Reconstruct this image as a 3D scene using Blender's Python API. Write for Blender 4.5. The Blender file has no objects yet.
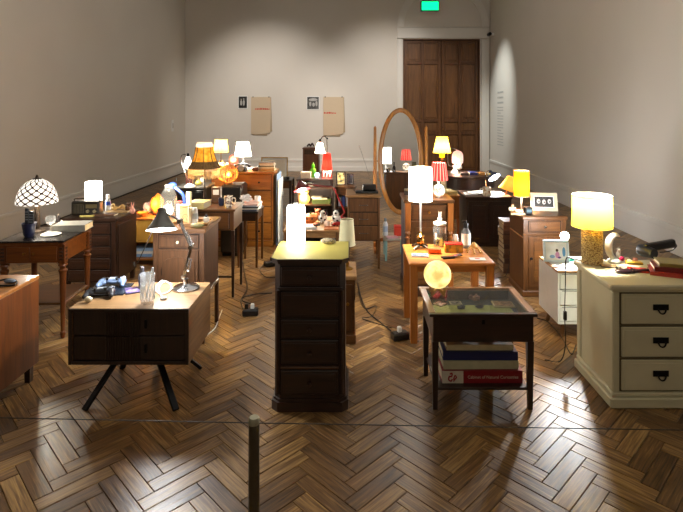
import bpy, bmesh, math, random
from mathutils import Vector, Matrix, noise as mnoise
random.seed(7)
sc = bpy.context.scene
col = sc.collection
PI = math.pi
# ------------------------------------------------------------------ camera, world, large lights, exposure
CAMZ, FPX, PX0, PY0 = 1.6, 513.0, 352.0, 110.0       # eye height (m), focal length, vanishing point in a 683x512 frame
cam = bpy.data.cameras.new('camera'); cam_o = bpy.data.objects.new('camera', cam); col.objects.link(cam_o)
cam_o.location = (0, 0, CAMZ); cam_o.rotation_euler = (PI/2, 0, 0)
cam.sensor_width = 36.0; cam.lens = FPX/683*36
cam.shift_x = -(PX0-341.5)/683; cam.shift_y = -(256-PY0)/683
cam.clip_start = 0.05; cam.clip_end = 100
sc.camera = cam_o
w = bpy.data.worlds.new('world'); sc.world = w; w.use_nodes = True
w.node_tree.nodes['Background'].inputs[0].default_value = (0.85, 0.9, 1, 1)
w.node_tree.nodes['Background'].inputs[1].default_value = 0.02
vs = sc.view_settings; vs.view_transform = 'Standard'; vs.look = 'None'; vs.gamma = 1; vs.use_curve_mapping = False
vs.exposure = 1.62
sc.cycles.use_denoising = True
sc.cycles.max_bounces = 8; sc.cycles.diffuse_bounces = 4; sc.cycles.transparent_max_bounces = 16
sc.cycles.sample_clamp_indirect = 3.0
sc.cycles.caustics_reflective = False; sc.cycles.caustics_refractive = False
def lamp(name, kind, loc, power, colr=(1, 1, 1), aim=None, **kw):
    L = bpy.data.lights.new(name, kind); L.energy = power; L.color = colr
    for k, v in kw.items(): setattr(L, k, v)
    o = bpy.data.objects.new(name, L); col.objects.link(o); o.location = loc
    if aim: o.rotation_euler = (Vector(aim)-Vector(loc)).to_track_quat('-Z', 'Y').to_euler()
    return o
# gallery ceiling lights high above the frame, then two added fill spots
lamp('ceiling_wash', 'AREA', (-0.4, 6.0, 5.35), 26, (1, .95, .88), aim=(-0.4, 6.0, 0), shape='RECTANGLE', size=5.0, size_y=9.0)
for wx in (-2.2, .9):
    lamp('wall_spot', 'SPOT', (wx, 9.4, 5.2), 250, (1, .93, .86), aim=(wx, 13.4, .9), spot_size=1.12, spot_blend=1.0, shadow_soft_size=.1)
lamp('text_spot', 'SPOT', (1.3, 11.4, 5.1), 230, (.94, 1, .97), aim=(3.6, 12.35, 1.75), spot_size=.62, spot_blend=1.0, shadow_soft_size=.03)
lamp('front_fill', 'SPOT', (-.1, -.9, 5.3), 20, (1, .9, .72), aim=(-.1, 2.0, 0), spot_size=1.0, spot_blend=1.0, shadow_soft_size=.3)  # unseen spot added to brighten the foreground floor
lamp('rear_wall_fill', 'SPOT', (0, -1.2, 5.3), 150, (1, .95, .88), aim=(0, -4, 2.2), spot_size=1.9, spot_blend=1.0, shadow_soft_size=.3)  # unseen spot added to light the wall that the mirror reflects

# ------------------------------------------------------------------ helpers
def at(px, py, z):
    Y = FPX*(CAMZ-z)/(py-PY0)
    return ((px-PX0)*Y/FPX, Y)
def xa(px, Y): return (px-PX0)*Y/FPX
def za(py, Y): return CAMZ-(py-PY0)*Y/FPX
def C(r, g, b):
    f = lambda c: (c/12.92 if c <= .04045 else ((c+.055)/1.055)**2.4)
    return (f(r/255), f(g/255), f(b/255), 1)
class MB:
    def __init__(s): s.bm = bmesh.new()
    def _f(s, vs):
        try: s.bm.faces.new(vs)
        except ValueError: pass
    def box(s, x0, x1, y0, y1, z0, z1, b=0.0, mx=None):
        c = ((x0+x1)/2, (y0+y1)/2, (z0+z1)/2); h = (abs(x1-x0)/2, abs(y1-y0)/2, abs(z1-z0)/2)
        b = min(b, .45*min(h)*2*.5)
        S = (-1, 1); V = {}
        def add(p):
            v = Vector((c[0]+p[0], c[1]+p[1], c[2]+p[2]))
            return s.bm.verts.new(mx @ v if mx else v)
        if b <= 0:
            for a in S:
                for e in S:
                    for g in S: V[a, e, g] = add((a*h[0], e*h[1], g*h[2]))
            for q in (((-1,-1,-1),(-1,1,-1),(1,1,-1),(1,-1,-1)), ((-1,-1,1),(1,-1,1),(1,1,1),(-1,1,1)),
                      ((-1,-1,-1),(1,-1,-1),(1,-1,1),(-1,-1,1)), ((1,1,-1),(-1,1,-1),(-1,1,1),(1,1,1)),
                      ((-1,1,-1),(-1,-1,-1),(-1,-1,1),(-1,1,1)), ((1,-1,-1),(1,1,-1),(1,1,1),(1,-1,1))):
                s._f([V[k] for k in q])
            return s
        for a in S:
            for e in S:
                for g in S:
                    V[0, a, e, g] = add((a*h[0], e*(h[1]-b), g*(h[2]-b)))
                    V[1, a, e, g] = add((a*(h[0]-b), e*h[1], g*(h[2]-b)))
                    V[2, a, e, g] = add((a*(h[0]-b), e*(h[1]-b), g*h[2]))
                    
        for a in S:
            s._f([V[0, a, -1, -1], V[0, a, 1, -1], V[0, a, 1, 1], V[0, a, -1, 1]])
            s._f([V[1, -1, a, -1], V[1, 1, a, -1], V[1, 1, a, 1], V[1, -1, a, 1]])
            s._f([V[2, -1, -1, a], V[2, 1, -1, a], V[2, 1, 1, a], V[2, -1, 1, a]])
            for e in S:
                s._f([V[0, a, e, -1], V[0, a, e, 1], V[1, a, e, 1], V[1, a, e, -1]])
                s._f([V[0, a, -1, e], V[0, a, 1, e], V[2, a, 1, e], V[2, a, -1, e]])
                s._f([V[1, -1, a, e], V[1, 1, a, e], V[2, 1, a, e], V[2, -1, a, e]])
                for g in S: s._f([V[0, a, e, g], V[1, a, e, g], V[2, a, e, g]])
        return s
    def lathe(s, prof, x=0, y=0, n=24, ph=0, mx=None, wob=None):
        rings = []
        for r, z in prof:
            if r <= 1e-6:
                v = Vector((x, y, z)); rings.append([s.bm.verts.new(mx @ v if mx else v)])
            else:
                R = []
                for i in range(n):
                    a = 2*PI*i/n+ph; rr = r*(1+(wob(a, z) if wob else 0))
                    v = Vector((x+rr*math.cos(a), y+rr*math.sin(a), z)); R.append(s.bm.verts.new(mx @ v if mx else v))
                rings.append(R)
        for A, B in zip(rings, rings[1:]):
            for i in range(n):
                j = (i+1) % n
                if len(A) == 1 and len(B) == 1: break
                if len(A) == 1: s._f([A[0], B[i], B[j]])
                elif len(B) == 1: s._f([A[i], B[0], A[j]])
                else: s._f([A[i], B[i], B[j], A[j]])
        return s
    def cyl(s, x, y, z0, z1, r0, r1=None, n=20, mx=None):
        r1 = r0 if r1 is None else r1
        return s.lathe([(0, z0), (r0, z0), (r1, z1), (0, z1)], x, y, n, mx=mx)
    def tube(s, pts, r, n=8, closed=False, mx=None):
        pts = [Vector(p) for p in pts]; N = len(pts); rs = r if isinstance(r, (list, tuple)) else [r]*N
        rings = []; up = None
        for i, p in enumerate(pts):
            if closed: t = (pts[(i+1) % N]-pts[i-1]).normalized()
            else: t = (pts[min(i+1, N-1)]-pts[max(i-1, 0)]).normalized()
            if up is None:
                up = Vector((0, 0, 1)) if abs(t.z) < .9 else Vector((1, 0, 0))
            a = t.cross(up)
            if a.length < 1e-5: a = t.orthogonal()
            a.normalize(); up = a.cross(t).normalized()
            R = []
            for k in range(n):
                q = 2*PI*k/n; v = p+(a*math.cos(q)+up*math.sin(q))*rs[i]
                R.append(s.bm.verts.new(mx @ v if mx else v))
            rings.append(R)
        prs = list(zip(rings, rings[1:]))+([(rings[-1], rings[0])] if closed else [])
        for A, B in prs:
            for k in range(n): s._f([A[k], A[(k+1) % n], B[(k+1) % n], B[k]])
        if not closed: s._f(list(reversed(rings[0]))); s._f(rings[-1])
        return s
    def bar(s, p0, p1, wx, wy, b=.002, wx1=None):
        p0, p1 = Vector(p0), Vector(p1); d = p1-p0
        mx = Matrix.Translation(p0) @ d.to_track_quat('Z', 'Y').to_matrix().to_4x4()
        return s.box(-wx/2, wx/2, -wy/2, wy/2, 0, d.length, b, mx)
    def prism(s, poly, t0, t1, mx=None):
        A = []; B = []
        for (u, v) in poly:
            a, b = Vector((u, t0, v)), Vector((u, t1, v))
            A.append(s.bm.verts.new(mx @ a if mx else a)); B.append(s.bm.verts.new(mx @ b if mx else b))
        n = len(A); s._f(A); s._f(list(reversed(B)))
        for i in range(n): s._f([A[i], B[i], B[(i+1) % n], A[(i+1) % n]])
        return s
    def slab(s, poly, z0, z1):
        A = [s.bm.verts.new((u, v, z0)) for u, v in poly]; B = [s.bm.verts.new((u, v, z1)) for u, v in poly]
        n = len(A); s._f(list(reversed(A))); s._f(B)
        for i in range(n): s._f([A[i], A[(i+1) % n], B[(i+1) % n], B[i]])
        return s
    def ball(s, c, r, sub=2, amp=0, seed=0, fr=3.0, mx=None):
        r = r if isinstance(r, (list, tuple)) else (r, r, r)
        g = bmesh.ops.create_icosphere(s.bm, subdivisions=sub, radius=1)
        for v in g['verts']:
            d = v.co.copy(); k = 1+amp*mnoise.noise(d*fr+Vector((seed*3.1, seed*1.7, seed)))
            p = Vector((c[0]+d.x*r[0]*k, c[1]+d.y*r[1]*k, c[2]+d.z*r[2]*k)); v.co = mx @ p if mx else p
        return s
    def mesh(s, name, mat, smooth=35):
        bmesh.ops.recalc_face_normals(s.bm, faces=s.bm.faces)
        me = bpy.data.meshes.new(name); s.bm.to_mesh(me); s.bm.free()
        if mat: me.materials.append(mat)
        if smooth:
            for p in me.polygons: p.use_smooth = True
            me.set_sharp_from_angle(angle=math.radians(smooth))
        return me
    def part(s, name, mat, parent=None, smooth=35):
        o = bpy.data.objects.new(name, s.mesh(name, mat, smooth)); col.objects.link(o)
        if parent: o.parent = parent
        return o
def tag(o, label, cat, group=None):
    o['label'] = label; o['category'] = cat
    if group: o['group'] = group
    return o
def T(name, label, cat, x, y, z=0, rz=0, group=None):
    o = bpy.data.objects.new(name, None); col.objects.link(o); o.empty_display_size = .05
    o.location = (x, y, z); o.rotation_euler = (0, 0, rz)
    return tag(o, label, cat, group)
def one(mb, name, mat, label, cat, x, y, z=0, rz=0, group=None, smooth=35):
    o = mb.part(name, mat, None, smooth); o.location = (x, y, z); o.rotation_euler = (0, 0, rz)
    return tag(o, label, cat, group)
def bx(th, name, mat, x0, x1, y0, y1, z0, z1, b=.003): return MB().box(x0, x1, y0, y1, z0, z1, b).part(name, mat, th)
def lat(th, name, mat, prof, x=0, y=0, n=24, ph=0): return MB().lathe(prof, x, y, n, ph).part(name, mat, th)
def cy(th, name, mat, x, y, z0, z1, r0, r1=None, n=20): return MB().cyl(x, y, z0, z1, r0, r1, n).part(name, mat, th)
def tub(th, name, mat, pts, r, n=8, closed=False): return MB().tube(pts, r, n, closed).part(name, mat, th)
def sm(pts, k=6):
    P = [Vector(p) for p in pts]; P = [P[0]*2-P[1]]+P+[P[-1]*2-P[-2]]; out = []
    for i in range(1, len(P)-2):
        for j in range(k):
            t = j/k; a, b, c, d = P[i-1], P[i], P[i+1], P[i+2]
            out.append(.5*((2*b)+(c-a)*t+(2*a-5*b+4*c-d)*t*t+(3*b-a-3*c+d)*t**3))
    out.append(P[-2]); return out
def circ(cx, cy_, z, r, n=24): return [(cx+r*math.cos(2*PI*i/n), cy_+r*math.sin(2*PI*i/n), z) for i in range(n)]
LP = 3.2      # strength of the lamps' bulbs
def bulb(th, x, y, z, W, c=(1, .86, .66), r=.025):
    W = W*LP
    L = bpy.data.lights.new('bulb_light', 'POINT'); L.energy = W; L.color = c; L.shadow_soft_size = r
    o = bpy.data.objects.new('bulb_light', L); col.objects.link(o); o.parent = th; o.location = (x, y, z)
    return o

# ------------------------------------------------------------------ materials
def nm(name):
    m = bpy.data.materials.new(name); m.use_nodes = True; nt = m.node_tree; nt.nodes.clear()
    out = nt.nodes.new('ShaderNodeOutputMaterial'); return m, nt, out
def nd(nt, t, **kw):
    n = nt.nodes.new('ShaderNode'+t)
    for k, v in kw.items(): setattr(n, k, v)
    return n
def coords(nt, scale=(1, 1, 1), rnd=True, uv=False):
    tc = nd(nt, 'TexCoord'); mp = nd(nt, 'Mapping'); mp.inputs['Scale'].default_value = scale
    nt.links.new(tc.outputs['UV' if uv else 'Object'], mp.inputs['Vector'])
    if rnd:
        oi = nd(nt, 'ObjectInfo'); mu = nd(nt, 'Math', operation='MULTIPLY'); mu.inputs[1].default_value = 17.0
        nt.links.new(oi.outputs['Random'], mu.inputs[0]); nt.links.new(mu.outputs[0], mp.inputs['Location'])
    return mp.outputs['Vector']
def ramp(nt, fac, stops):
    r = nd(nt, 'ValToRGB'); e = r.color_ramp.elements
    while len(e) < len(stops): e.new(.5)
    for k, (p, c) in enumerate(stops): e[k].position = p; e[k].color = c
    nt.links.new(fac, r.inputs['Fac']); return r.outputs['Color']
def dk(c, k): return (c[0]*k, c[1]*k, c[2]*k, 1)
def plain(name, c, rough=.5, metal=0, var=.12, fr=18, emit=0, spec=.5, bump=0):
    m, nt, out = nm(name); b = nd(nt, 'BsdfPrincipled')
    n = nd(nt, 'TexNoise'); n.inputs['Scale'].default_value = fr; n.inputs['Detail'].default_value = 3
    nt.links.new(coords(nt), n.inputs['Vector'])
    cc = ramp(nt, n.outputs['Fac'], [(.3, dk(c, 1-var)), (.7, dk(c, 1+var))])
    nt.links.new(cc, b.inputs['Base Color'])
    b.inputs['Roughness'].default_value = rough; b.inputs['Metallic'].default_value = metal
    b.inputs['Specular IOR Level'].default_value = spec
    if emit: nt.links.new(cc, b.inputs['Emission Color']); b.inputs['Emission Strength'].default_value = emit
    if bump:
        bp = nd(nt, 'Bump'); bp.inputs['Strength'].default_value = bump; bp.inputs['Distance'].default_value = .004
        nt.links.new(n.outputs['Fac'], bp.inputs['Height']); nt.links.new(bp.outputs[0], b.inputs['Normal'])
    nt.links.new(b.outputs[0], out.inputs[0]); return m
def wood(name, c1, c2, rough=.35, ax='z', sc_=1.0, spec=.5):
    m, nt, out = nm(name); b = nd(nt, 'BsdfPrincipled')
    s = {'x': (2.2, 26, 26), 'y': (26, 2.2, 26), 'z': (26, 26, 2.2)}[ax]
    v = coords(nt, tuple(k*sc_ for k in s))
    n = nd(nt, 'TexNoise'); n.inputs['Scale'].default_value = 1; n.inputs['Detail'].default_value = 6; n.inputs['Distortion'].default_value = 1.2
    nt.links.new(v, n.inputs['Vector'])
    n2 = nd(nt, 'TexNoise'); n2.inputs['Scale'].default_value = 5; n2.inputs['Detail'].default_value = 4
    nt.links.new(v, n2.inputs['Vector'])
    mx = nd(nt, 'Math', operation='MULTIPLY_ADD'); mx.inputs[1].default_value = .35
    nt.links.new(n2.outputs['Fac'], mx.inputs[0])
    m2 = nd(nt, 'Math', operation='MULTIPLY'); m2.inputs[1].default_value = .65; nt.links.new(n.outputs['Fac'], m2.inputs[0])
    nt.links.new(m2.outputs[0], mx.inputs[2])
    nt.links.new(ramp(nt, mx.outputs[0], [(.3, c1), (.68, c2)]), b.inputs['Base Color'])
    b.inputs['Roughness'].default_value = rough; b.inputs['Specular IOR Level'].default_value = spec
    bp = nd(nt, 'Bump'); bp.inputs['Strength'].default_value = .12; bp.inputs['Distance'].default_value = .002
    nt.links.new(mx.outputs[0], bp.inputs['Height']); nt.links.new(bp.outputs[0], b.inputs['Normal'])
    nt.links.new(b.outputs[0], out.inputs[0]); return m
def shade(name, c, e=1.0, tr=.65, pat=None, diff=None):
    """lit lampshade: thin translucent fabric with the glow of the bulb behind it"""
    m, nt, out = nm(name)
    d = nd(nt, 'BsdfDiffuse'); t = nd(nt, 'BsdfTranslucent'); mx = nd(nt, 'MixShader'); mx.inputs[0].default_value = tr
    em = nd(nt, 'Emission'); em.inputs['Strength'].default_value = e*.78; ad = nd(nt, 'AddShader')
    n = nd(nt, 'TexNoise'); n.inputs['Scale'].default_value = 40; nt.links.new(coords(nt), n.inputs['Vector'])
    cc = ramp(nt, n.outputs['Fac'], [(.3, dk(c, .94)), (.7, dk(c, 1.04))]) if pat is None else pat(nt)
    for q in (d, t, em): nt.links.new(cc, q.inputs['Color'])
    if diff: d.inputs['Color'].default_value = diff
    nt.links.new(d.outputs[0], mx.inputs[1]); nt.links.new(t.outputs[0], mx.inputs[2])
    nt.links.new(mx.outputs[0], ad.inputs[0]); nt.links.new(em.outputs[0], ad.inputs[1]); nt.links.new(ad.outputs[0], out.inputs[0])
    return m
def glass(name, tint=(1, 1, 1, 1), op=.12, rough=.02):
    m, nt, out = nm(name)
    tr = nd(nt, 'BsdfTransparent'); tr.inputs[0].default_value = tint
    gl = nd(nt, 'BsdfGlossy'); gl.inputs['Roughness'].default_value = rough
    df = nd(nt, 'BsdfDiffuse'); df.inputs[0].default_value = (.85, .87, .87, 1)
    lw = nd(nt, 'LayerWeight'); pw = nd(nt, 'Math', operation='POWER'); pw.inputs[1].default_value = 4.0; nt.links.new(lw.outputs['Facing'], pw.inputs[0])
    fr = nd(nt, 'Math', operation='MULTIPLY_ADD'); fr.inputs[1].default_value = .25; fr.inputs[2].default_value = .03; nt.links.new(pw.outputs[0], fr.inputs[0])
    m1 = nd(nt, 'MixShader'); m2 = nd(nt, 'MixShader')
    n = nd(nt, 'TexNoise'); n.inputs['Scale'].default_value = 25; nt.links.new(coords(nt), n.inputs['Vector'])
    mr = nd(nt, 'MapRange'); mr.inputs['To Min'].default_value = op*.5; mr.inputs['To Max'].default_value = op*1.5
    nt.links.new(n.outputs['Fac'], mr.inputs['Value'])
    nt.links.new(mr.outputs[0], m1.inputs[0]); nt.links.new(tr.outputs[0], m1.inputs[1]); nt.links.new(df.outputs[0], m1.inputs[2])
    nt.links.new(fr.outputs[0], m2.inputs[0]); nt.links.new(m1.outputs[0], m2.inputs[1]); nt.links.new(gl.outputs[0], m2.inputs[2])
    nt.links.new(m2.outputs[0], out.inputs[0]); return m
def blotch(name, stops, fr=30, rough=.4, vor=False):
    """flat print or patchy glaze"""
    m, nt, out = nm(name); b = nd(nt, 'BsdfPrincipled'); v = coords(nt)
    if vor: n = nd(nt, 'TexVoronoi'); n.inputs['Scale'].default_value = fr; f = n.outputs['Distance']
    else: n = nd(nt, 'TexNoise'); n.inputs['Scale'].default_value = fr; n.inputs['Detail'].default_value = 2; f = n.outputs['Fac']
    nt.links.new(v, n.inputs['Vector'])
    cc = ramp(nt, f, stops); nt.links.new(cc, b.inputs['Base Color']); b.inputs['Roughness'].default_value = rough
    nt.links.new(b.outputs[0], out.inputs[0]); return m
# ------------------------------------------------------------------ the room
XL, XR, YB, YF, ZC = -4.36, 3.6, 13.4, -4.0, 5.6
wall_m = plain('wall_paint', C(215, 209, 199), .85, var=.03, fr=.7)
trim_m = plain('trim_paint', C(222, 218, 210), .6, var=.02, fr=3)
ceil_m = plain('ceiling_paint', C(120, 117, 112), .9, var=.02, fr=1)
def struct(o): o['kind'] = 'structure'; return o
struct(MB().box(XL-.2, XL, YF-.2, YB+.2, -.1, ZC).part('wall_left', wall_m))
struct(MB().box(XR, XR+.2, YF-.2, YB+.2, -.1, ZC).part('wall_right', wall_m))
struct(MB().box(XL-.2, XR+.2, YF-.2, YF, -.1, ZC).part('wall_front', wall_m))
struct(MB().box(XL-.2, XR+.2, YF-.2, YB+.2, ZC, ZC+.2).part('ceiling', ceil_m))
# back wall: left stretch plus the stretch around the doorway
DX0, DX1, DZ = 1.332, 3.343, 3.455
wb = MB().box(XL-.2, DX0, YB, YB+.25, -.1, ZC).box(DX1, XR+.2, YB, YB+.25, -.1, ZC).box(DX0, DX1, YB, YB+.25, DZ, ZC)
struct(wb.part('wall_back', wall_m))
def baseb(name, pts):
    m = MB()
    for (x0, x1, y0, y1, ax) in pts:
        m.box(x0, x1, y0, y1, 0, .25, .004)
        if ax == 'L': m.box(x0, x1+.012, y0, y1, .25, .30, .006)
        if ax == 'R': m.box(x0-.012, x1, y0, y1, .25, .32, .006)
        if ax == 'B': m.box(x0, x1, y0-.012, y1, .25, .32, .006)
        if ax == 'B': m.box(x0, x1, y0-.02, y1, .0, .12, .006)
    return struct(m.part(name, trim_m))
baseb('baseboard_left', [(XL, XL+.025, YF, YB-.03, 'L')])
baseb('baseboard_right', [(XR-.025, XR, YF, YB-.06, 'R')])
baseb('baseboard_back', [(XL+.04, 1.16, YB-.03, YB, 'B')])
# door surround: pilasters, lintel, arched moulding (stands 5 cm proud of the wall)
tr = struct(MB().box(1.175, 1.30, YB-.06, YB, 0, 3.45, .006).box(1.215, 1.262, YB-.075, YB-.06, 0, 3.45, .004).part('trim_1', trim_m))
tr = struct(MB().box(3.375, 3.57, YB-.06, YB, 0, 3.45, .006).box(3.42, 3.50, YB-.075, YB-.06, 0, 3.45, .004).part('trim_2', trim_m))
tr = struct(MB().box(1.175, 3.57, YB-.06, YB, 3.47, 3.74, .006).box(1.175, 3.57, YB-.068, YB, 3.745, 3.765, .004).part('trim_3', trim_m))
arch = MB()
for (r0, r1, t) in ((1.02, 1.19, .05), (1.06, 1.15, .075)):
    K = 40; poly = [(2.375+r1*math.cos(PI*i/K), 3.765+r1*math.sin(PI*i/K)) for i in range(K+1)]+[(2.375+r0*math.cos(PI*i/K), 3.765+r0*math.sin(PI*i/K)) for i in range(K, -1, -1)]
    for i in range(K):
        a, b, c, d = poly[i], poly[i+1], poly[2*K+1-i-1], poly[2*K+1-i]
        arch.prism([a, b, c, d], YB-t, YB)
struct(arch.part('trim_4', trim_m))
# the double door
dwood = wood('door_wood', C(66, 40, 20), C(112, 72, 38), .4, 'z', .45)
dwood2 = wood('door_panel_wood', C(74, 46, 23), C(126, 84, 45), .4, 'z', .45)
brass = plain('old_brass', C(150, 112, 52), .3, .9)
door = struct(MB().box(DX0, DX1, YB+.10, YB+.14, 0, DZ).part('door_1', plain('door_gap_shadow', C(34, 22, 14), .7)))
mid = (DX0+DX1)/2
jam = MB().box(DX0, DX0+.03, YB+.0, YB+.1, 0, DZ, .003).box(DX1-.03, DX1, YB, YB+.1, 0, DZ, .003).box(DX0, DX1, YB, YB+.1, DZ-.03, DZ, .003).part('door_jamb', dwood, door)
for (a, b) in ((DX0+.035, mid-.006), (mid+.006, DX1-.035)):
    leaf = MB(); y0, y1 = YB+.05, YB+.10; st = .075
    m_ = (a+b)/2; zs = [(.06, .95), (1.03, 1.28), (1.36, 2.80), (2.88, 3.36)]
    for (p, q) in ((a, a+st), (m_-st/2, m_+st/2), (b-st, b)): leaf.box(p, q, y0, y1, .01, DZ-.035, .006)
    ed = [.01]+[z for zz in zs for z in zz]+[DZ-.035]
    for k in range(0, len(ed), 2):
        leaf.box(a+st, m_-st/2, y0+.002, y1, ed[k], ed[k+1], .006).box(m_+st/2, b-st, y0+.002, y1, ed[k], ed[k+1], .006)
    lf = leaf.part('door_leaf', dwood, door)
    for (z0, z1) in zs:
        for (p, q) in ((a+st, m_-st/2), (m_+st/2, b-st)):
            MB().box(p+.004, q-.004, y0+.03, y1, z0+.004, z1-.004, .0).box(p+.04, q-.04, y0+.014, y0+.03, z0+.04, z1-.04, .008).part('panel', dwood2, lf)
    if b > mid+.1: MB().cyl(0, 0, 0, .05, .02, mx=Matrix.Translation((a+.04, y0-.05, 1.1)) @ Matrix.Rotation(-PI/2, 4, 'X')).part('door_knob', brass, lf)
# exit sign
ex = T('exit_sign', 'glowing green exit sign box hanging under the door arch', 'sign', 2.01, YB-.16, 4.155)
bx(ex, 'housing', plain('sign_housing', C(30, 40, 36), .5), -.235, .235, -.05, .05, .0, .26, .006)
bx(ex, 'lit_face', plain('sign_green_light', C(0, 226, 132), .4, emit=.8, var=.08), -.215, .215, -.056, -.05, .012, .235, .0)
MB().cyl(-.15, 0,   .26, 1.445, .008).cyl(.15, 0, .26, 1.445, .008).part('hanger', plain('sign_rod', C(60, 60, 58), .5), ex)
# small camera by the door arch, switch plate on the left wall
cm = T('wall_camera', 'small black camera on white bracket beside the door arch', 'camera', 3.6, 13.0, 3.52)
blackp = plain('black_plastic', C(13, 13, 14), .35)
whitep = plain('white_plastic', C(228, 228, 224), .4, var=.03)
bx(cm, 'bracket', whitep, -.09, 0, -.03, .03, -.03, .03)
MB().cyl(0, 0, -.09, .05, .045, mx=Matrix.Translation((-.12, -.02, .0)) @ Matrix.Rotation(PI/2, 4, 'X')).part('camera_body', blackp, cm)
sp = T('switch_plate', 'white switch plate on the left wall', 'switch', XL, 12.45, 1.22)
bx(sp, 'plate', whitep, 0, .012, -.06, .06, -.14, .14); bx(sp, 'rocker', plain('switch_rocker', C(190, 186, 178), .5), .012, .02, -.03, .03, -.06, .06)
# wall text on the right wall
wt = T('wall_text', 'vertical block of small grey lettering spotlit on the right wall', 'wall text', XR, 12.45, 0)
txt_m = plain('grey_vinyl', C(172, 170, 166), .7)
z = 2.05; rr = random.Random(3)
for k in range(17):
    h = .04 if k < 3 else .018; m = MB(); y = .24; ymin = -.24 if k % 6 != 5 else -.05
    while y > ymin:
        l = rr.uniform(.03, .09); m.box(-.004, -.0005, max(y-l, ymin), y, z-h, z); y -= l+.022
    m.part('text_line', txt_m, wt, 0); z -= .125 if k < 3 else .07
# linen towels and photographs on the back wall
lin = plain('linen', C(204, 184, 156), .95, var=.05, fr=120, bump=.3); redth = plain('red_thread', C(196, 60, 48), .9)
lin_d = plain('linen_fold_shade', C(176, 156, 128), .95, var=.05, fr=120)  # darker copy of the linen paints shade on the back fold
ph_m1 = blotch('photo_print_figures', [(.38, C(20, 19, 19)), (.62, C(58, 56, 54))], 9)
ph_m2 = blotch('photo_print_group', [(.36, C(40, 40, 40)), (.66, C(96, 95, 93))], 9)
s = YB/FPX
def towel(x0, x1, y0, y1, tx0, tx1, ty, label):
    X0, X1, Z1, Z0 = (x0-PX0)*s, (x1-PX0)*s, za(y0, YB), za(y1, YB)
    t = T('linen_towel', label, 'towel', (X0+X1)/2, YB, Z0, 0, 'linen towels on the back wall'); w2 = (X1-X0)/2; h = Z1-Z0
    MB().prism([(-w2+.03, .0), (w2-.10, -.015), (w2-.09, .06), (w2+.03, .1), (w2+.02, h*.45), (w2, h), (-w2, h)], -.012, -.001).part('back_fold', lin_d, t)
    MB().prism([(-w2, .03), (-w2+.12, .012), (w2-.02, .05), (w2, h*.5), (w2-.01, h), (-w2, h)], -.026, -.012).part('front_fold', lin, t)
    m = MB(); x = (tx0-(x0+x1)/2)*s; xe = (tx1-(x0+x1)/2)*s; zz = h-(ty-y0)*s; r2 = random.Random(int(x0))
    while x < xe:
        l = r2.uniform(.018, .04); m.box(x, min(x+l, xe), -.0285, -.026, zz-.018, zz+.018+r2.uniform(-.01, .01)); x += l+.012
    m.part('embroidery', redth, t, 0)
    MB().cyl(-w2+.05, -.02, h-.02, h+.02, .01).cyl(w2-.05, -.02, h-.02, h+.02, .01).part('pin', plain('pin_steel', C(90, 90, 90), .3, .9), t)
towel(251.2, 271, 97, 135, 255.5, 270, 109, 'beige linen towel pinned to back wall, left one with red stitching')
towel(323.3, 344, 97, 136, 324, 336, 113, 'beige linen towel pinned to back wall, right one above the bell lamp')
fig_m = plain('printed_pale_grey', C(176, 174, 170), .5)
def wphoto(x0, x1, y0, y1, m, label, fig):
    X0, X1, Z1, Z0 = (x0-PX0)*s, (x1-PX0)*s, za(y0, YB), za(y1, YB)
    t = T('wall_photo', label, 'photograph', (X0+X1)/2, YB, Z0, 0, 'photographs on the back wall')
    bx(t, 'mount', whitep, -(X1-X0)/2-.02, (X1-X0)/2+.02, -.01, -.001, -.02, Z1-Z0+.02, 0)
    pr = bx(t, 'print', m, -(X1-X0)/2, (X1-X0)/2, -.013, -.01, 0, Z1-Z0, 0); W2 = X1-X0; H2 = Z1-Z0
    for (u, v, ru, rv) in fig: MB().ball((u*W2, -.0135, v*H2), (ru*W2, .0012, rv*H2), 2).part('printed_figure', fig_m, pr)
wphoto(238.8, 247, 96.5, 108, ph_m1, 'small dark upright photograph pinned left of the left towel', [(-.2, .45, .13, .24), (.12, .45, .13, .26), (-.2, .74, .07, .07), (.12, .77, .07, .07)])
wphoto(307.3, 318.8, 97, 109, ph_m2, 'small square photograph pinned between the two linen towels', [(0, .78, .4, .12), (-.24, .42, .1, .2), (.05, .36, .12, .18), (.3, .45, .1, .24)])

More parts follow.
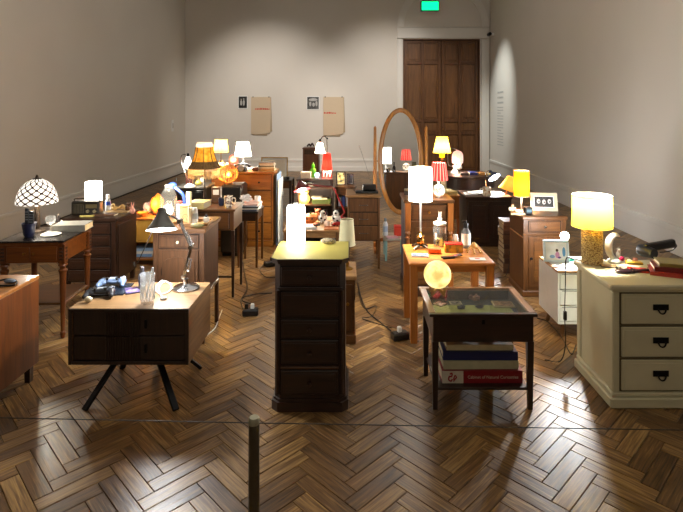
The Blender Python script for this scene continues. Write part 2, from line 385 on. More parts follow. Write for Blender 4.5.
# ------------------------------------------------------------------ herringbone parquet
def plank_mat(name, island):
    m, nt, out = nm(name); b = nd(nt, 'BsdfPrincipled')
    if island: rv = nd(nt, 'NewGeometry').outputs['Random Per Island']
    else: rv = nd(nt, 'ObjectInfo').outputs['Random']
    uv = nd(nt, 'TexCoord').outputs['UV']; mp = nd(nt, 'Mapping'); mp.inputs['Scale'].default_value = (6, 110, 1)
    mu = nd(nt, 'Math', operation='MULTIPLY'); mu.inputs[1].default_value = 57; nt.links.new(rv, mu.inputs[0])
    nt.links.new(uv, mp.inputs['Vector']); nt.links.new(mu.outputs[0], mp.inputs['Location'])
    n = nd(nt, 'TexNoise'); n.inputs['Scale'].default_value = 1; n.inputs['Detail'].default_value = 8; n.inputs['Distortion'].default_value = .6
    nt.links.new(mp.outputs[0], n.inputs['Vector'])
    ma = nd(nt, 'Math', operation='MULTIPLY_ADD'); ma.inputs[1].default_value = .40
    nt.links.new(rv, ma.inputs[0])
    mb = nd(nt, 'MapRange'); mb.inputs['From Min'].default_value = .3; mb.inputs['From Max'].default_value = .7; mb.inputs['To Max'].default_value = .62; nt.links.new(n.outputs['Fac'], mb.inputs['Value'])
    nt.links.new(mb.outputs[0], ma.inputs[2])
    nt.links.new(ramp(nt, ma.outputs[0], [(.05, C(50, 33, 17)), (.5, C(110, 78, 42)), (.95, C(172, 136, 82))]), b.inputs['Base Color'])
    mr = nd(nt, 'MapRange'); mr.inputs['To Min'].default_value = .26; mr.inputs['To Max'].default_value = .46
    nt.links.new(n.outputs['Fac'], mr.inputs['Value']); nt.links.new(mr.outputs[0], b.inputs['Roughness'])
    bp = nd(nt, 'Bump'); bp.inputs['Strength'].default_value = .4; bp.inputs['Distance'].default_value = .002
    nt.links.new(n.outputs['Fac'], bp.inputs['Height']); nt.links.new(bp.outputs[0], b.inputs['Normal'])
    nt.links.new(b.outputs[0], out.inputs[0]); return m
floor = struct(MB().box(XL-.1, XR+.1, YF-.1, YB+.1, -.1, -.014).part('floor', plain('subfloor', C(30, 19, 12), .8)))
PL, PW = .30, .075; NR = 4
def plank_uv(me):
    uvl = me.uv_layers.new(name='UVMap')
    return uvl
def plank_geo(bm, mx, uvlay):
    a, b, t, g = PL/2-.0012, PW/2-.0012, .014, .0018
    bot = [(-a, -b), (a, -b), (a, b), (-a, b)]; top = [(-a+g, -b+g), (a-g, -b+g), (a-g, b-g), (-a+g, b-g)]
    V0 = [bm.verts.new(mx @ Vector((x, y, -t))) for x, y in bot]; V1 = [bm.verts.new(mx @ Vector((x, y, -.002))) for x, y in bot]; V2 = [bm.verts.new(mx @ Vector((x, y, 0))) for x, y in top]
    pos = dict(zip(V0+V1+V2, bot+bot+top))
    fs = [bm.faces.new(V2)]
    for i in range(4):
        j = (i+1) % 4
        fs += [bm.faces.new([V0[i], V0[j], V1[j], V1[i]]), bm.faces.new([V1[i], V1[j], V2[j], V2[i]])]
    for f in fs:
        for l in f.loops: l[uvlay].uv = pos[l.vert]
cells = []
rng = range(-160, 161)
c45 = math.cos(PI/4)
def toworld(u, v): return ((u*c45-v*c45)*PW+.02, (u*c45+v*c45)*PW+3.0)
for a in rng:
    for b in range(-14, 15):
        u0 = a+2*NR*b
        for (cu, cv, ang) in ((u0+NR/2, a+.5, PI/4), (a+.5, a+1+2*NR*b+NR/2, 3*PI/4)):
            X, Y = toworld(cu, cv)
            if XL+.02 < X < XR-.02 and YF < Y < YB+.02: cells.append((X, Y, ang))
near = []
for c in cells:
    if c[1] > .9:
        px, py = PX0+FPX*c[0]/c[1], PY0+FPX*CAMZ/c[1]
        if -25 < px < 708 and py < 525: near.append(c)
near.sort(key=lambda c: c[0]**2+c[1]**2); near = near[:300]; nearset = set(near)
pm_part, pm_field = plank_mat('parquet_plank_wood', False), plank_mat('parquet_field_wood', True)
bm = bmesh.new(); lay = bm.loops.layers.uv.new('UVMap'); plank_geo(bm, Matrix.Identity(4), lay)
pme = bpy.data.meshes.new('plank'); bm.to_mesh(pme); bm.free(); pme.materials.append(pm_part)
rp = random.Random(11)
for (X, Y, a) in near:
    o = bpy.data.objects.new('plank', pme); col.objects.link(o); o.parent = floor
    o.location = (X, Y, rp.uniform(-.0006, 0)); o.rotation_euler = (rp.uniform(-.004, .004), rp.uniform(-.002, .002), a+(PI if rp.random() < .5 else 0))
bm = bmesh.new(); lay = bm.loops.layers.uv.new('UVMap')
for c in cells:
    if c in nearset: continue
    plank_geo(bm, Matrix.Translation((c[0], c[1], rp.uniform(-.0006, 0))) @ Matrix.Rotation(c[2], 4, 'Z') @ Matrix.Rotation(rp.uniform(-.004, .004), 4, 'X'), lay)
fme = bpy.data.meshes.new('parquet_planks'); bm.to_mesh(fme); bm.free(); fme.materials.append(pm_field)
fo = bpy.data.objects.new('parquet_planks', fme); col.objects.link(fo); fo.parent = floor; fo['kind'] = 'stuff'; fo['label'] = 'further herringbone parquet planks'
# ------------------------------------------------------------------ furniture
w_or = wood('orange_wood', C(116, 68, 24), C(174, 112, 46), .32, 'x'); w_orz = wood('orange_wood_upright', C(104, 57, 20), C(158, 94, 38), .32, 'z')
w_dk = wood('dark_wood', C(30, 17, 11), C(56, 32, 20), .34, 'x'); w_dkz = wood('dark_wood_upright', C(28, 16, 10), C(52, 30, 19), .34, 'z')
w_md = wood('mid_wood', C(56, 32, 12), C(100, 61, 25), .36, 'x'); w_mdz = wood('mid_wood_upright', C(53, 30, 12), C(94, 57, 24), .36, 'z')
w_pk = wood('dusty_walnut', C(56, 35, 21), C(100, 67, 42), .42, 'z'); w_pkx = wood('dusty_walnut_top', C(84, 52, 28), C(132, 90, 54), .34, 'x')
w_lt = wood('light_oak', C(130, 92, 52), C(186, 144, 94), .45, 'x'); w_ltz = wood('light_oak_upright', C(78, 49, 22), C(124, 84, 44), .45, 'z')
w_rt = wood('acacia_top', C(92, 66, 40), C(146, 112, 72), .4, 'x', .6); w_rtz = wood('acacia_side', C(92, 64, 38), C(146, 108, 70), .42, 'y', .6)
w_rf = wood('dark_fluted_wood', C(30, 19, 13), C(54, 35, 24), .45, 'z')
w_blk = plain('black_lacquer', C(20, 18, 18), .3); iron = plain('black_iron', C(16, 15, 15), .45, .6)
cream = plain('cream_paint', C(200, 194, 162), .5, var=.05, fr=6, bump=.1); creamd = plain('cream_gap_shade', C(92, 80, 54), .6, var=.06, fr=9)
olive_top = plain('yellowed_varnish', C(188, 176, 92), .6, var=.05, fr=5, spec=.2)
whitel = plain('white_lacquer', C(214, 218, 216), .35, var=.03); dark_in = plain('dark_interior', C(18, 12, 9), .9)
chrome = plain('chrome', C(200, 200, 202), .14, 1.0, var=.05)
def knob(th, mat, x, y, z, r=.012, l=.022):
    m = Matrix.Translation((x, y, z)) @ Matrix.Rotation(PI/2, 4, 'X')
    return MB().lathe([(0, -.001), (r*.55, -.001), (r*.5, l*.5), (r, l*.7), (r*.85, l), (0, l*1.1)], 0, 0, 14, mx=m).part('knob', mat, th)
def drawer(th, mat, x0, x1, y, z0, z1, t=.014, inset=.018, bm_=None, kn=None, kx=None):
    """drawer front proud of the carcass with a raised inner field; y is the carcass front"""
    m = MB().box(x0, x1, y-t, y+.02, z0, z1, .004)
    if inset: m.box(x0+inset, x1-inset, y-t-.005, y-t, z0+inset, z1-inset, .004)
    d = m.part('drawer', mat, th)
    MB().box(x0-.004, x1+.004, y-.0015, y+.0, z0-.004, z1+.004, 0).part('shadow_gap', dark_in, d)  # thin dark slab paints the shade line around the drawer front
    if kn:
        for k in (kx or [(x0+x1)/2]): knob(d, kn, k, y-t-(.005 if inset else 0), (z0+z1)/2)
    return d
def legs4(th, mat, w, d, z1, w0, w1, ix=.0, iy=.0, name='leg'):
    for sx in (-1, 1):
        for yy in (iy+w1/2, d-iy-w1/2):
            MB().lathe([(0, 0), (w0*.7071, 0), (w1*.7071, z1), (0, z1)], sx*(w/2-ix-w1/2), yy, 4, PI/4).part(name, mat, th)
def F(name, label, cat, x0, x1, y0):           # furniture root: centre of the front edge on the floor
    return T(name, label, cat, (x0+x1)/2, y0, 0), x1-x0

# A corner chest, lower left
w_ch = wood('chestnut_wood', C(72, 34, 9), C(122, 66, 21), .32, 'x'); w_chz = wood('chestnut_wood_upright', C(64, 30, 8), C(110, 58, 18), .34, 'z', .6)
th, W = F('bedside_chest', 'orange wooden chest cut off at the lower left corner', 'chest', -2.47, -1.867, 2.62); D = .44; h = W/2
bx(th, 'body', w_chz, -h, h, 0, D, .10, .594); bx(th, 'top', w_or, -h-.004, h+.004, -.006, D+.004, .594, .616, .005)
for z0, z1 in ((.12, .34), (.355, .575)): drawer(th, w_or, -h+.02, h-.02, 0, z0, z1, kn=brass)
legs4(th, w_dkz, W, D, .10, .03, .035, .02, .02)

# B retro bedside table on splayed legs
th, W = F('bedside_table', 'low fluted bedside table on splayed black iron legs', 'bedside table', -1.55, -.893, 2.80); D = .435; h = W/2
zb, zt = .208, .514
bx(th, 'top', w_rt, -h, h, .006, D, zt-.018, zt, .002)
bx(th, 'front_edge', w_rf, -h, h, 0, .006, zt-.019, zt-.001, .001)
for x0 in (-h, h-.018): bx(th, 'front_edge', w_rf, x0, x0+.018, 0, .006, zb, zt-.019, .001)
bx(th, 'side_panel', w_rtz, h-.018, h, .006, D, zb, zt-.018, .002); bx(th, 'side_panel', w_rtz, -h, -h+.018, .006, D, zb, zt-.018, .002)
bx(th, 'bottom_panel', w_rf, -h+.018, h-.018, .0, D, zb, zb+.018, .002); bx(th, 'back_panel', w_rf, -h+.018, h-.018, D-.015, D, zb+.018, zt-.018, 0)
bx(th, 'carcass', dark_in, -h+.02, h-.02, .03, D-.016, zb+.02, zt-.02, 0)
zm = (zb+zt)/2
for z0, z1 in ((zb+.022, zm-.003), (zm+.003, zt-.022)):
    d = bx(th, 'drawer', w_rf, -h+.022, h-.022, .012, .03, z0, z1, .002)
    x = -h+.2
    while x < .055:
        MB().box(x, x+.009, .004, .012, z0, z1, .003).part('flute', w_rf, d); x += .0135
    bx(d, 'finger_pull', iron, .085, .1, .0, .012, z0+.04, z1-.04, .003)
for sx in (-1, 1):
    for sy in (-1, 1):
        MB().bar((-.0+sx*.10, D/2+sy*.075, zb), (sx*.245+.04, D/2+sy*.225-.08+.02, .0), .034, .018, .003).part('leg', iron, th)
MB().box(-.17, .17, D/2-.03, D/2+.03, zb-.006, zb, .001).part('mounting_plate', iron, th)

# C side table with turned carved legs
th, W = F('side_table', 'square orange side table with carved turned legs and black top', 'side table', -2.45, -2.0, 3.55); th.rotation_euler.z = .055; D = .45; h = W/2; zt = .692
bx(th, 'top', plain('black_leather_top', C(36, 32, 30), .25, var=.2), -h, h, 0, D, zt-.014, zt, .004)
bx(th, 'top_moulding', w_ch, -h+.008, h-.008, .008, D-.008, zt-.03, zt-.014, .004)
for nme, a in (('apron', (-h+.045, h-.045, .02, .036)), ('apron', (-h+.045, h-.045, D-.036, D-.02))): bx(th, nme, w_ch, a[0], a[1], a[2], a[3], .535, zt-.03, .002)
for x0 in (-h+.02, h-.036): bx(th, 'apron', w_ch, x0, x0+.016, .045, D-.045, .535, zt-.03, .002)
for x0, x1 in ((-h+.055, -.015), (-.010, h-.055)):
    d = bx(th, 'drawer_front', w_ch, x0, x1, .012, .021, .55, zt-.045, .003)
    knob(d, brass, x1-.03 if x0 < -.1 else x0+.03, .012, .605, .008)
for sx in (-1, 1):
    for yy in (.04, D-.04):
        x = sx*(h-.027)
        lg = MB().box(x-.024, x+.024, yy-.024, yy+.024, .53, zt-.03, .003)
        lg.lathe([(0, .53), (.014, .53), (.03, .522), (.032, .512), (.02, .502), (.019, .49), (.03, .48), (.028, .47), (.024, .462), (.022, .44), (.0135, .06), (.0135, .05), (.019, .045), (.017, .03), (.011, 0), (0, 0)], x, yy, 12).part('leg', w_chz, th)
        for zz in (.56, .585, .61, .635):
            MB().box(x-.012, x+.012, yy-.0285, yy-.024, zz-.008, zz+.006, .002).box(x+.024, x+.0285, yy-.012, yy+.012, zz-.008, zz+.006, .002).part('carved_rosette', w_dk, th)
bx(th, 'lower_shelf', w_md, -h+.05, h-.012, .03, D-.03, .235, .252, .003)
for x0 in (-h+.02, h-.045): bx(th, 'stretcher', w_md, x0, x0+.022, .062, D-.062, .225, .257, .002)

# D dark chest of drawers
th, W = F('chest_of_drawers', 'dark brown chest of drawers carrying the square white lamp', 'chest', -2.545, -2.062, 4.5); D = .45; h = W/2; zt = .65
bx(th, 'body', w_dkz, -h+.02, h-.012, .012, D-.01, .085, zt-.03); bx(th, 'top', w_dk, -h, h+.004, -.012, D+.006, zt-.03, zt, .008)
for k in range(5):
    z0 = .098+k*.103; drawer(th, w_dk, -h+.05, h-.062, .012, z0, z0+.094, .012, .02, kn=iron)
bx(th, 'corner_post', w_dkz, h-.05, h-.012, .0, .03, .085, zt-.03); bx(th, 'corner_post', w_dkz, -h+.02, -h+.045, .0, .03, .085, zt-.03)
MB().box(h-.012, h-.006, .05, D-.05, .14, zt-.07, .003).part('side_panel', w_dkz, th)
legs4(th, w_dkz, W-.03, D-.02, .085, .032, .04, .0, .01)

# E yellow open cabinet behind
th, W = F('small_cabinet', 'small yellow painted cabinet with open lower shelf', 'cabinet', -2.37, -1.84, 5.3); D = .36; h = W/2; zt = .476
yel = plain('yellow_paint', C(196, 150, 62), .5, var=.06); 
bx(th, 'top', w_or, -h, h, -.01, D, zt-.018, zt); bx(th, 'side_panel', yel, -h, -h+.018, 0, D, .0, zt-.018); bx(th, 'side_panel', yel, h-.018, h, 0, D, 0, zt-.018)
bx(th, 'back_panel', yel, -h+.018, h-.018, D-.012, D, 0, zt-.018); bx(th, 'lower_shelf', w_or, -h+.018, h-.018, 0, D-.012, .045, .063)
bx(th, 'plinth', w_dk, -h+.018, h-.018, .02, .035, 0, .045); dd = bx(th, 'drawer', yel, -h+.02, h-.02, .0, D-.02, .25, zt-.02)
bx(th, 'middle_shelf', yel, -h+.018, h-.018, 0, D-.012, .232, .248); knob(dd, brass, 0, 0, .36)

# F walnut bedside cabinet with carved door
th, W = F('bedside_cabinet', 'walnut bedside cabinet with drawer and carved door behind chrome lamp', 'cabinet', -1.372, -1.0, 3.5); D = .40; h = W/2; zt = .79
bx(th, 'body', w_pk, -h+.018, h-.014, .015, D-.01, .31, zt-.032)
MB().box(-h+.004, h-.002, .0, D, zt-.032, zt-.022, .003).box(-h-.004, h+.004, -.008, D+.004, zt-.022, zt, .009).part('top', w_pkx, th)
for x0 in (-h+.012, h-.036): bx(th, 'corner_post', w_pk, x0, x0+.026, .004, .03, .0, zt-.032)
for x0 in (-h+.012, h-.036): bx(th, 'leg', w_pk, x0, x0+.026, D-.036, D-.008, 0, .33)
d = drawer(th, w_pk, -h+.05, h-.05, .015, .655, .745, .008, .014, kn=None); knob(d, plain('bone_knob', C(220, 200, 160), .3), 0, .0, .70, .01)
dr = bx(th, 'door', w_pk, -h+.05, h-.05, .004, .016, .335, .64, .003)
K = 14; arc = [(-h+.075, .36)]+[(-(h-.075)*math.cos(PI*i/K), .545+.05*math.sin(PI*i/K)) for i in range(K+1)]+[(h-.075, .36)]
MB().prism(arc, -.003, .004).part('raised_panel', w_pk, dr)
lk = MB().prism([(-.006, 0), (.006, 0), (.01, .025), (.005, .06), (-.005, .06), (-.01, .025)], -.002, .003).part('keyhole_plate', iron, dr); lk.location = (-h+.078, 0, .47)
bx(th, 'bottom_rail', w_pkx, h-.034, h-.008, .03, D-.03, .305, .33)

# G writing table with thin legs
th, W = F('writing_table', 'narrow brown writing table with slender straight legs', 'table', -1.47, -1.0, 4.37); D = .36; h = W/2; zt = .753
bx(th, 'top', w_md, -h-.006, h+.006, -.008, D+.006, zt-.018, zt, .005); bx(th, 'apron', w_mdz, -h+.01, h-.01, .012, D-.01, .57, zt-.018)
drawer(th, w_md, -h+.05, h-.05, .012, .585, zt-.03, .008, .0, kn=brass)
legs4(th, w_dkz, W, D, .57, .018, .028, .004, .004)
bx(th, 'stretcher', w_dk, -h+.02, h-.02, .012, .024, .165, .182)

# H two black stands behind
th, W = F('nightstand', 'black lacquered nightstand under the white gooseneck lamp', 'nightstand', -1.83, -1.51, 5.3); D = .34; h = W/2; zt = .805
bx(th, 'body', w_blk, -h, h, 0, D, .08, zt-.02, .004); bx(th, 'top', plain('grey_black_top', C(96, 94, 90), .3), -h-.006, h+.006, -.01, D, zt-.02, zt, .004)  # top is a lighter grey than the black body
for z0, z1 in ((.1, .43), (.45, .77)): drawer(th, w_blk, -h+.02, h-.02, 0, z0, z1, kn=chrome)
legs4(th, w_blk, W, D, .08, .03, .035)
th, W = F('black_stand', 'rounded black cabinet under the amber globe lamp', 'cabinet', -1.44, -1.2, 5.6); D = .3; h = W/2; zt = .776
MB().box(-h, h, 0, D, .03, zt, .02).part('body', w_blk, th); bx(th, 'plinth', iron, -h+.02, h-.02, .02, D-.02, 0, .03)
bx(th, 'door', w_blk, -h+.018, h-.018, -.008, .0, .06, zt-.025, .004)

# I small dark table with books
th, W = F('small_table', 'small dark table holding a stack of magazines', 'side table', -1.17, -.952, 5.2); D = .35; h = W/2; zt = .567
bx(th, 'top', w_blk, -h, h, 0, D, zt-.016, zt); bx(th, 'apron', w_dk, -h+.012, h-.012, .012, D-.012, .47, zt-.016); legs4(th, w_mdz, W, D, .55, .02, .026, .004, .004)

# J orange chest of drawers
th, W = F('tall_chest', 'tall orange pine chest of drawers with lamps and books', 'chest', -1.66, -.912, 6.0); D = .40; h = W/2; zt = .875
bx(th, 'body', w_orz, -h+.012, h-.012, .012, D, .07, zt-.025); bx(th, 'top', w_or, -h, h, -.006, D+.004, zt-.025, zt, .006)
for k in range(4):
    z0 = .095+k*.19; drawer(th, w_or, -h+.035, h-.035, .012, z0, z0+.178, .01, 0, kn=iron, kx=[-.2, .2])
bx(th, 'plinth', w_or, -h+.006, h-.006, .004, D, 0, .07)
# leaning panels beside J
for k, (x0, mt, lb) in enumerate(((-.895, plain('pale_blue_board', C(150, 176, 214), .5), 'pale blue board leaning on the side of the pine chest'), (-.865, plain('white_board', C(216, 222, 226), .5), 'white board leaning outermost beside the pine chest'))):
    one(MB().box(0, .014, 0, .36, 0, .84-k*.06, .002), 'leaning_board', mt, lb, 'board', x0, 6.04-.06*k, 0, 0, 'boards beside the pine chest')
# low table behind J
th, W = F('low_table', 'low dark table against the back with leaning picture', 'table', -1.55, -.955, 8.1); D = .42; h = W/2; zt = .49
bx(th, 'top', w_dk, -h, h, 0, D, zt-.02, zt); bx(th, 'apron', w_md, -h+.02, h-.02, .02, D-.02, .36, zt-.02); legs4(th, w_dkz, W, D, .47, .03, .04)

# K tall dark cabinet in the middle with chamfered corners
th, W = F('pedestal_cabinet', 'tall dark pedestal cabinet with chamfered corners in the centre', 'cabinet', -.428, -.022, 2.72); D = .36; h = W/2; zt = .81
def cham(hw, y0, y1, c): return [(-hw+c, y0), (hw-c, y0), (hw, y0+c), (hw, y1), (-hw, y1), (-hw, y0+c)]
MB().slab(cham(h-.014, .012, D, .03), .06, zt-.028).part('body', w_dkz, th)
MB().slab(cham(h, .0, D+.004, .034), zt-.028, zt-.014).slab(cham(h+.006, -.006, D+.008, .036), zt-.014, zt-.002).part('top_moulding', w_dk, th)
MB().slab(cham(h+.002, -.002, D+.006, .034), zt-.002, zt).part('top', olive_top, th)
MB().slab(cham(h+.002, -.004, D, .034), 0, .05).slab(cham(h-.006, .004, D, .034), .05, .064).part('plinth', w_dk, th)
xi = h-.05
drawer(th, w_dk, -xi, xi, .012, .665, .765, .010, .014, kn=w_dk)
MB().box(-h+.03, h-.03, -.002, .012, .648, .658, .003).part('moulding', w_dk, th)
for z0, z1 in ((.500, .632), (.392, .484), (.25, .376), (.088, .216)):
    d = drawer(th, w_dk, -xi, xi, .012, z0, z1, .010, .014, kn=w_dk if z1-z0 < .13 else None)
MB().box(-xi, xi, -.004, .012, .226, .238, .002).part('moulding', w_md, th)  # lighter wood puts the lit ledge's highlight into the colour
for sx in (-1, 1): MB().cyl(sx*(h-.034), .016, .09, .64, .010, n=10).part('corner_column', w_dk, th)

# L small wooden cabinet behind K
th, W = F('low_cabinet', 'low wooden cabinet behind the dark pedestal cabinet', 'cabinet', -.30, .031, 3.5); D = .34; h = W/2; zt = .467
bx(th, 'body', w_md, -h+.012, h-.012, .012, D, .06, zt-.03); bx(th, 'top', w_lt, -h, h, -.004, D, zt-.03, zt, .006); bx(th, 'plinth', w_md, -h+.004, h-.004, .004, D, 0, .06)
d = bx(th, 'door', w_mdz, -h+.03, h-.03, .002, .014, .09, zt-.06, .003); knob(d, brass, h-.06, .002, .28); bx(th, 'fretwork_panel', dark_in, h-.013, h-.009, .06, .16, .28, .40, 0)

# M low table with toys, shelf unit behind, cabinet with frames
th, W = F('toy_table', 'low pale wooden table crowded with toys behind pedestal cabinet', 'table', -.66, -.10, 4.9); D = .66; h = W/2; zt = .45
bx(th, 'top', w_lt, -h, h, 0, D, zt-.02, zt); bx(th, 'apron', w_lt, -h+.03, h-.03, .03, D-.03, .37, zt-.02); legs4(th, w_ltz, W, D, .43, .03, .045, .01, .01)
th, W = F('shelf_unit', 'dark wooden shelf unit with red and bell lamps on top', 'shelf', -.64, -.222, 5.92); D = .34; h = W/2; zt = .80
for x0 in (-h, h-.018): bx(th, 'side_panel', w_dkz, x0, x0+.018, .06, D, 0, zt-.018)
bx(th, 'back_panel', w_dkz, -h+.018, h-.018, D-.012, D, 0, zt-.018); bx(th, 'top', w_dk, -h-.004, h+.004, .0, D, zt-.018, zt)
bx(th, 'drawer', w_dk, -h+.02, h-.02, .04, D-.014, .715, zt-.02); bx(th, 'shelf', w_md, -h-.006, h+.006, -.03, D-.012, .69, .71); bx(th, 'shelf', w_md, -h+.018, h-.018, -.02, D-.012, .494, .512)
bx(th, 'shelf', w_md, -h+.018, h-.018, 0, D-.012, .2, .218)
th, W = F('photo_cabinet', 'brown cabinet with an open bay under two small frames', 'cabinet', -.205, .035, 6.25); D = .34; h = W/2; zt = .667
for x0 in (-h, h-.016): bx(th, 'side_panel', w_mdz, x0, x0+.016, 0, D, 0, zt-.016)
bx(th, 'top', w_md, -h-.005, h+.005, -.006, D, zt-.016, zt); bx(th, 'back_panel', w_mdz, -h+.016, h-.016, D-.012, D, 0, zt-.016); bx(th, 'drawer', w_md, -h+.018, h-.018, .0, D-.014, .56, zt-.018)
bx(th, 'shelf', w_md, -h+.016, h-.016, 0, D-.012, .40, .416); bx(th, 'shelf', w_md, -h+.016, h-.016, 0, D-.012, .08, .096)
# N tall narrow brown box cabinet by back wall
th, W = F('narrow_cabinet', 'tall narrow brown cabinet standing by the back wall', 'cabinet', -.96, -.65, 10.0); D = .4; h = W/2; zt = .86
w_nb = wood('reddish_wood', C(104, 58, 34), C(150, 92, 56), .4, 'z'); bx(th, 'body', w_nb, -h, h, 0, D, .0, zt-.02); bx(th, 'top', w_nb, -h-.01, h+.01, -.01, D, zt-.02, zt, .006); d = bx(th, 'door', w_nb, -h+.03, h-.03, -.012, 0, .05, zt-.14); knob(d, brass, h-.06, -.012, .5); bx(th, 'drawer', w_md, -h+.03, h-.03, -.012, 0, zt-.12, zt-.03)

# O light wood chest with three drawers
th, W = F('three_drawer_chest', 'light oak three-drawer chest on straight legs with black telephone', 'chest', -.062, .297, 5.16); D = .42; h = W/2; zt = .742
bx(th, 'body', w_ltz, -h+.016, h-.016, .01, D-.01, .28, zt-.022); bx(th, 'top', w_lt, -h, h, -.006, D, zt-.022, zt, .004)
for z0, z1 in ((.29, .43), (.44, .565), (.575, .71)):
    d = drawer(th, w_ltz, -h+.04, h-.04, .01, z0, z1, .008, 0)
    MB().tube(sm([(-.04, .004, (z0+z1)/2), (-.036, -.012, (z0+z1)/2), (.036, -.012, (z0+z1)/2), (.04, .004, (z0+z1)/2)], 3), .0045, 6).part('handle', chrome, d)
legs4(th, w_ltz, W-.02, D, .30, .02, .03, .0, .006)

# low shelf table before the mirror
th, W = F('low_stool_table', 'low pale table holding a red box before the oval mirror', 'table', .335, .575, 5.42); D = .3; h = W/2; zt = .235
tq = plain('pale_turquoise_paint', C(130, 160, 150), .5)
bx(th, 'top', plain('pale_table_top', C(180, 168, 150), .5), -h, h, 0, D, zt-.018, zt); legs4(th, tq, W, D, zt-.018, .022, .03, .01, .01)

# Q cabinet with column corners
th, W = F('column_cabinet', 'brown cabinet with turned corner columns under the red lamp', 'cabinet', .445, .88, 4.39); D = .40; h = W/2; zt = .83
bx(th, 'body', w_mdz, -h+.02, h-.02, .03, D-.006, .08, zt-.03); bx(th, 'top', w_md, -h, h, -.004, D+.004, zt-.03, zt, .007); bx(th, 'plinth', w_dk, -h+.004, h-.004, .0, D, 0, .08, .006)
for sx in (-1, 1):
    x = sx*(h-.035)
    bx(th, 'column_block', w_orz, x-.024, x+.024, .002, .05, .56, zt-.03); bx(th, 'column_block', w_orz, x-.024, x+.024, .002, .05, .08, .2)
    lat(th, 'column', w_orz, [(0, .2), (.02, .2), (.026, .22), (.014, .235), (.022, .26), (.02, .4), (.014, .49), (.026, .50), (.014, .515), (.026, .54), (.018, .56), (0, .56)], x, .026, 12)
drawer(th, w_md, -h+.065, h-.065, .03, .66, .785, .012, .016, kn=brass); 
dr = bx(th, 'door', w_mdz, -h+.065, h-.065, .018, .03, .1, .64, .003); MB().box(-h+.1, h-.1, .010, .018, .15, .59, .006).part('raised_panel', w_md, dr); knob(dr, brass, h-.085, .018, .4)
bx(th, 'side_panel', plain('dark_blue_side', C(40, 42, 60), .45), -h+.012, -h+.02, .05, D-.02, .1, zt-.05)  # left side panel is darker and bluer than the body
# Q2
th, W = F('end_table', 'orange wooden end table between column cabinet and dark cabinet', 'side table', 1.06, 1.29, 6.1); D = .36; h = W/2; zt = .582
bx(th, 'top', w_or, -h, h, 0, D, zt-.02, zt); bx(th, 'body', w_orz, -h+.01, h-.01, .01, D-.01, .30, zt-.02); legs4(th, w_orz, W, D, .3, .025, .03, .01, .01)
# T1 round dark drum table
th = T('drum_table', 'round dark drum table with books in front of the door', 'table', 1.63, 7.35)
lat(th, 'drum', w_dk, [(0, .50), (.37, .50), (.40, .52), (.40, .66), (.42, .672), (.42, .69), (0, .69)], n=36); lat(th, 'pedestal', w_dkz, [(0, .09), (.05, .09), (.04, .2), (.07, .3), (.045, .42), (.08, .5), (0, .5)])
for k in range(3):
    a = 2*PI*k/3+.5; MB().tube(sm([(0, 0, .12), (.15*math.cos(a), .15*math.sin(a), .1), (.27*math.cos(a), .27*math.sin(a), .018)], 5), [.03]*6+[.024]*5, 8).part('foot', w_dkz, th)
# T2 dark cabinet
th, W = F('dark_cabinet', 'dark panelled cabinet with papers and blue desk lamp', 'cabinet', 1.335, 1.88, 6.0); D = .5; h = W/2; zt = .583
bx(th, 'body', w_dkz, -h+.01, h-.01, .012, D, .03, zt-.025); bx(th, 'top', w_dk, -h, h, -.004, D, zt-.025, zt, .006); bx(th, 'plinth', w_dk, -h+.004, h-.004, .004, D, 0, .03)
for x0, x1 in ((-h+.03, -.005), (.005, h-.03)):
    d = bx(th, 'door', w_dkz, x0, x1, .0, .012, .05, zt-.05, .003); MB().box(x0+.045, x1-.045, -.008, 0, .1, zt-.1, .005).part('raised_panel', w_dk, d)

# V cabinet with drawer and door
th, W = F('pine_cabinet', 'brown cabinet with one drawer and panelled door under framed photo', 'cabinet', 1.455, 1.85, 4.39); D = .39; h = W/2; zt = .689
bx(th, 'body', w_mdz, -h+.014, h-.014, .014, D, .05, zt-.03); bx(th, 'top', w_md, -h, h, -.006, D, zt-.03, zt, .007); bx(th, 'plinth', w_md, -h+.002, h-.002, -.002, D, 0, .05, .006)
for x0 in (-h+.014, h-.05): bx(th, 'corner_post', w_mdz, x0, x0+.036, .006, .014, .05, zt-.03, .002)
drawer(th, w_md, -h+.06, h-.06, .014, .555, .645, .004, .014, kn=chrome)
bx(th, 'moulding', w_md, -h+.008, h-.008, -.002, .014, .525, .54)
dr = bx(th, 'door', w_mdz, -h+.06, h-.06, .006, .016, .075, .515, .003); MB().box(-h+.105, h-.105, .001, .006, .12, .47, .004).part('raised_panel', w_md, dr); knob(dr, iron, -h+.078, .006, .33)
bx(th, 'cord_moulding', w_lt, -h+.008, -h+.014, .02, D-.02, .50, .508, .001)

# W white modern bedside table
th, W = F('bedside_table', 'white modern two-drawer bedside table on round wooden legs', 'bedside table', 1.437, 1.84, 3.58); D = .365; h = W/2; zt = .475
bx(th, 'top', w_lt, -h, h, 0, D, zt-.014, zt, .002); bx(th, 'top_inlay', whitel, -h+.02, h-.01, .014, D-.014, zt, zt+.001, 0)
for x0 in (-h, h-.014): bx(th, 'side_panel', whitel, x0, x0+.014, 0, D, .105, zt-.014, .002)
bx(th, 'bottom_panel', whitel, -h+.014, h-.014, 0, D, .105, .12, 0); bx(th, 'back_panel', whitel, -h+.014, h-.014, D-.012, D, .12, zt-.014, 0)
for z0, z1 in ((.124, .228), (.236, .34), (.348, zt-.018)):
    d = bx(th, 'drawer', whitel, -h+.018, h-.018, .004, D-.02, z0, z1, .002); bx(d, 'finger_groove', plain('grey_edge', C(140, 146, 148), .5), -h+.03, h-.03, .002, .004, z1-.008, z1-.002, 0)
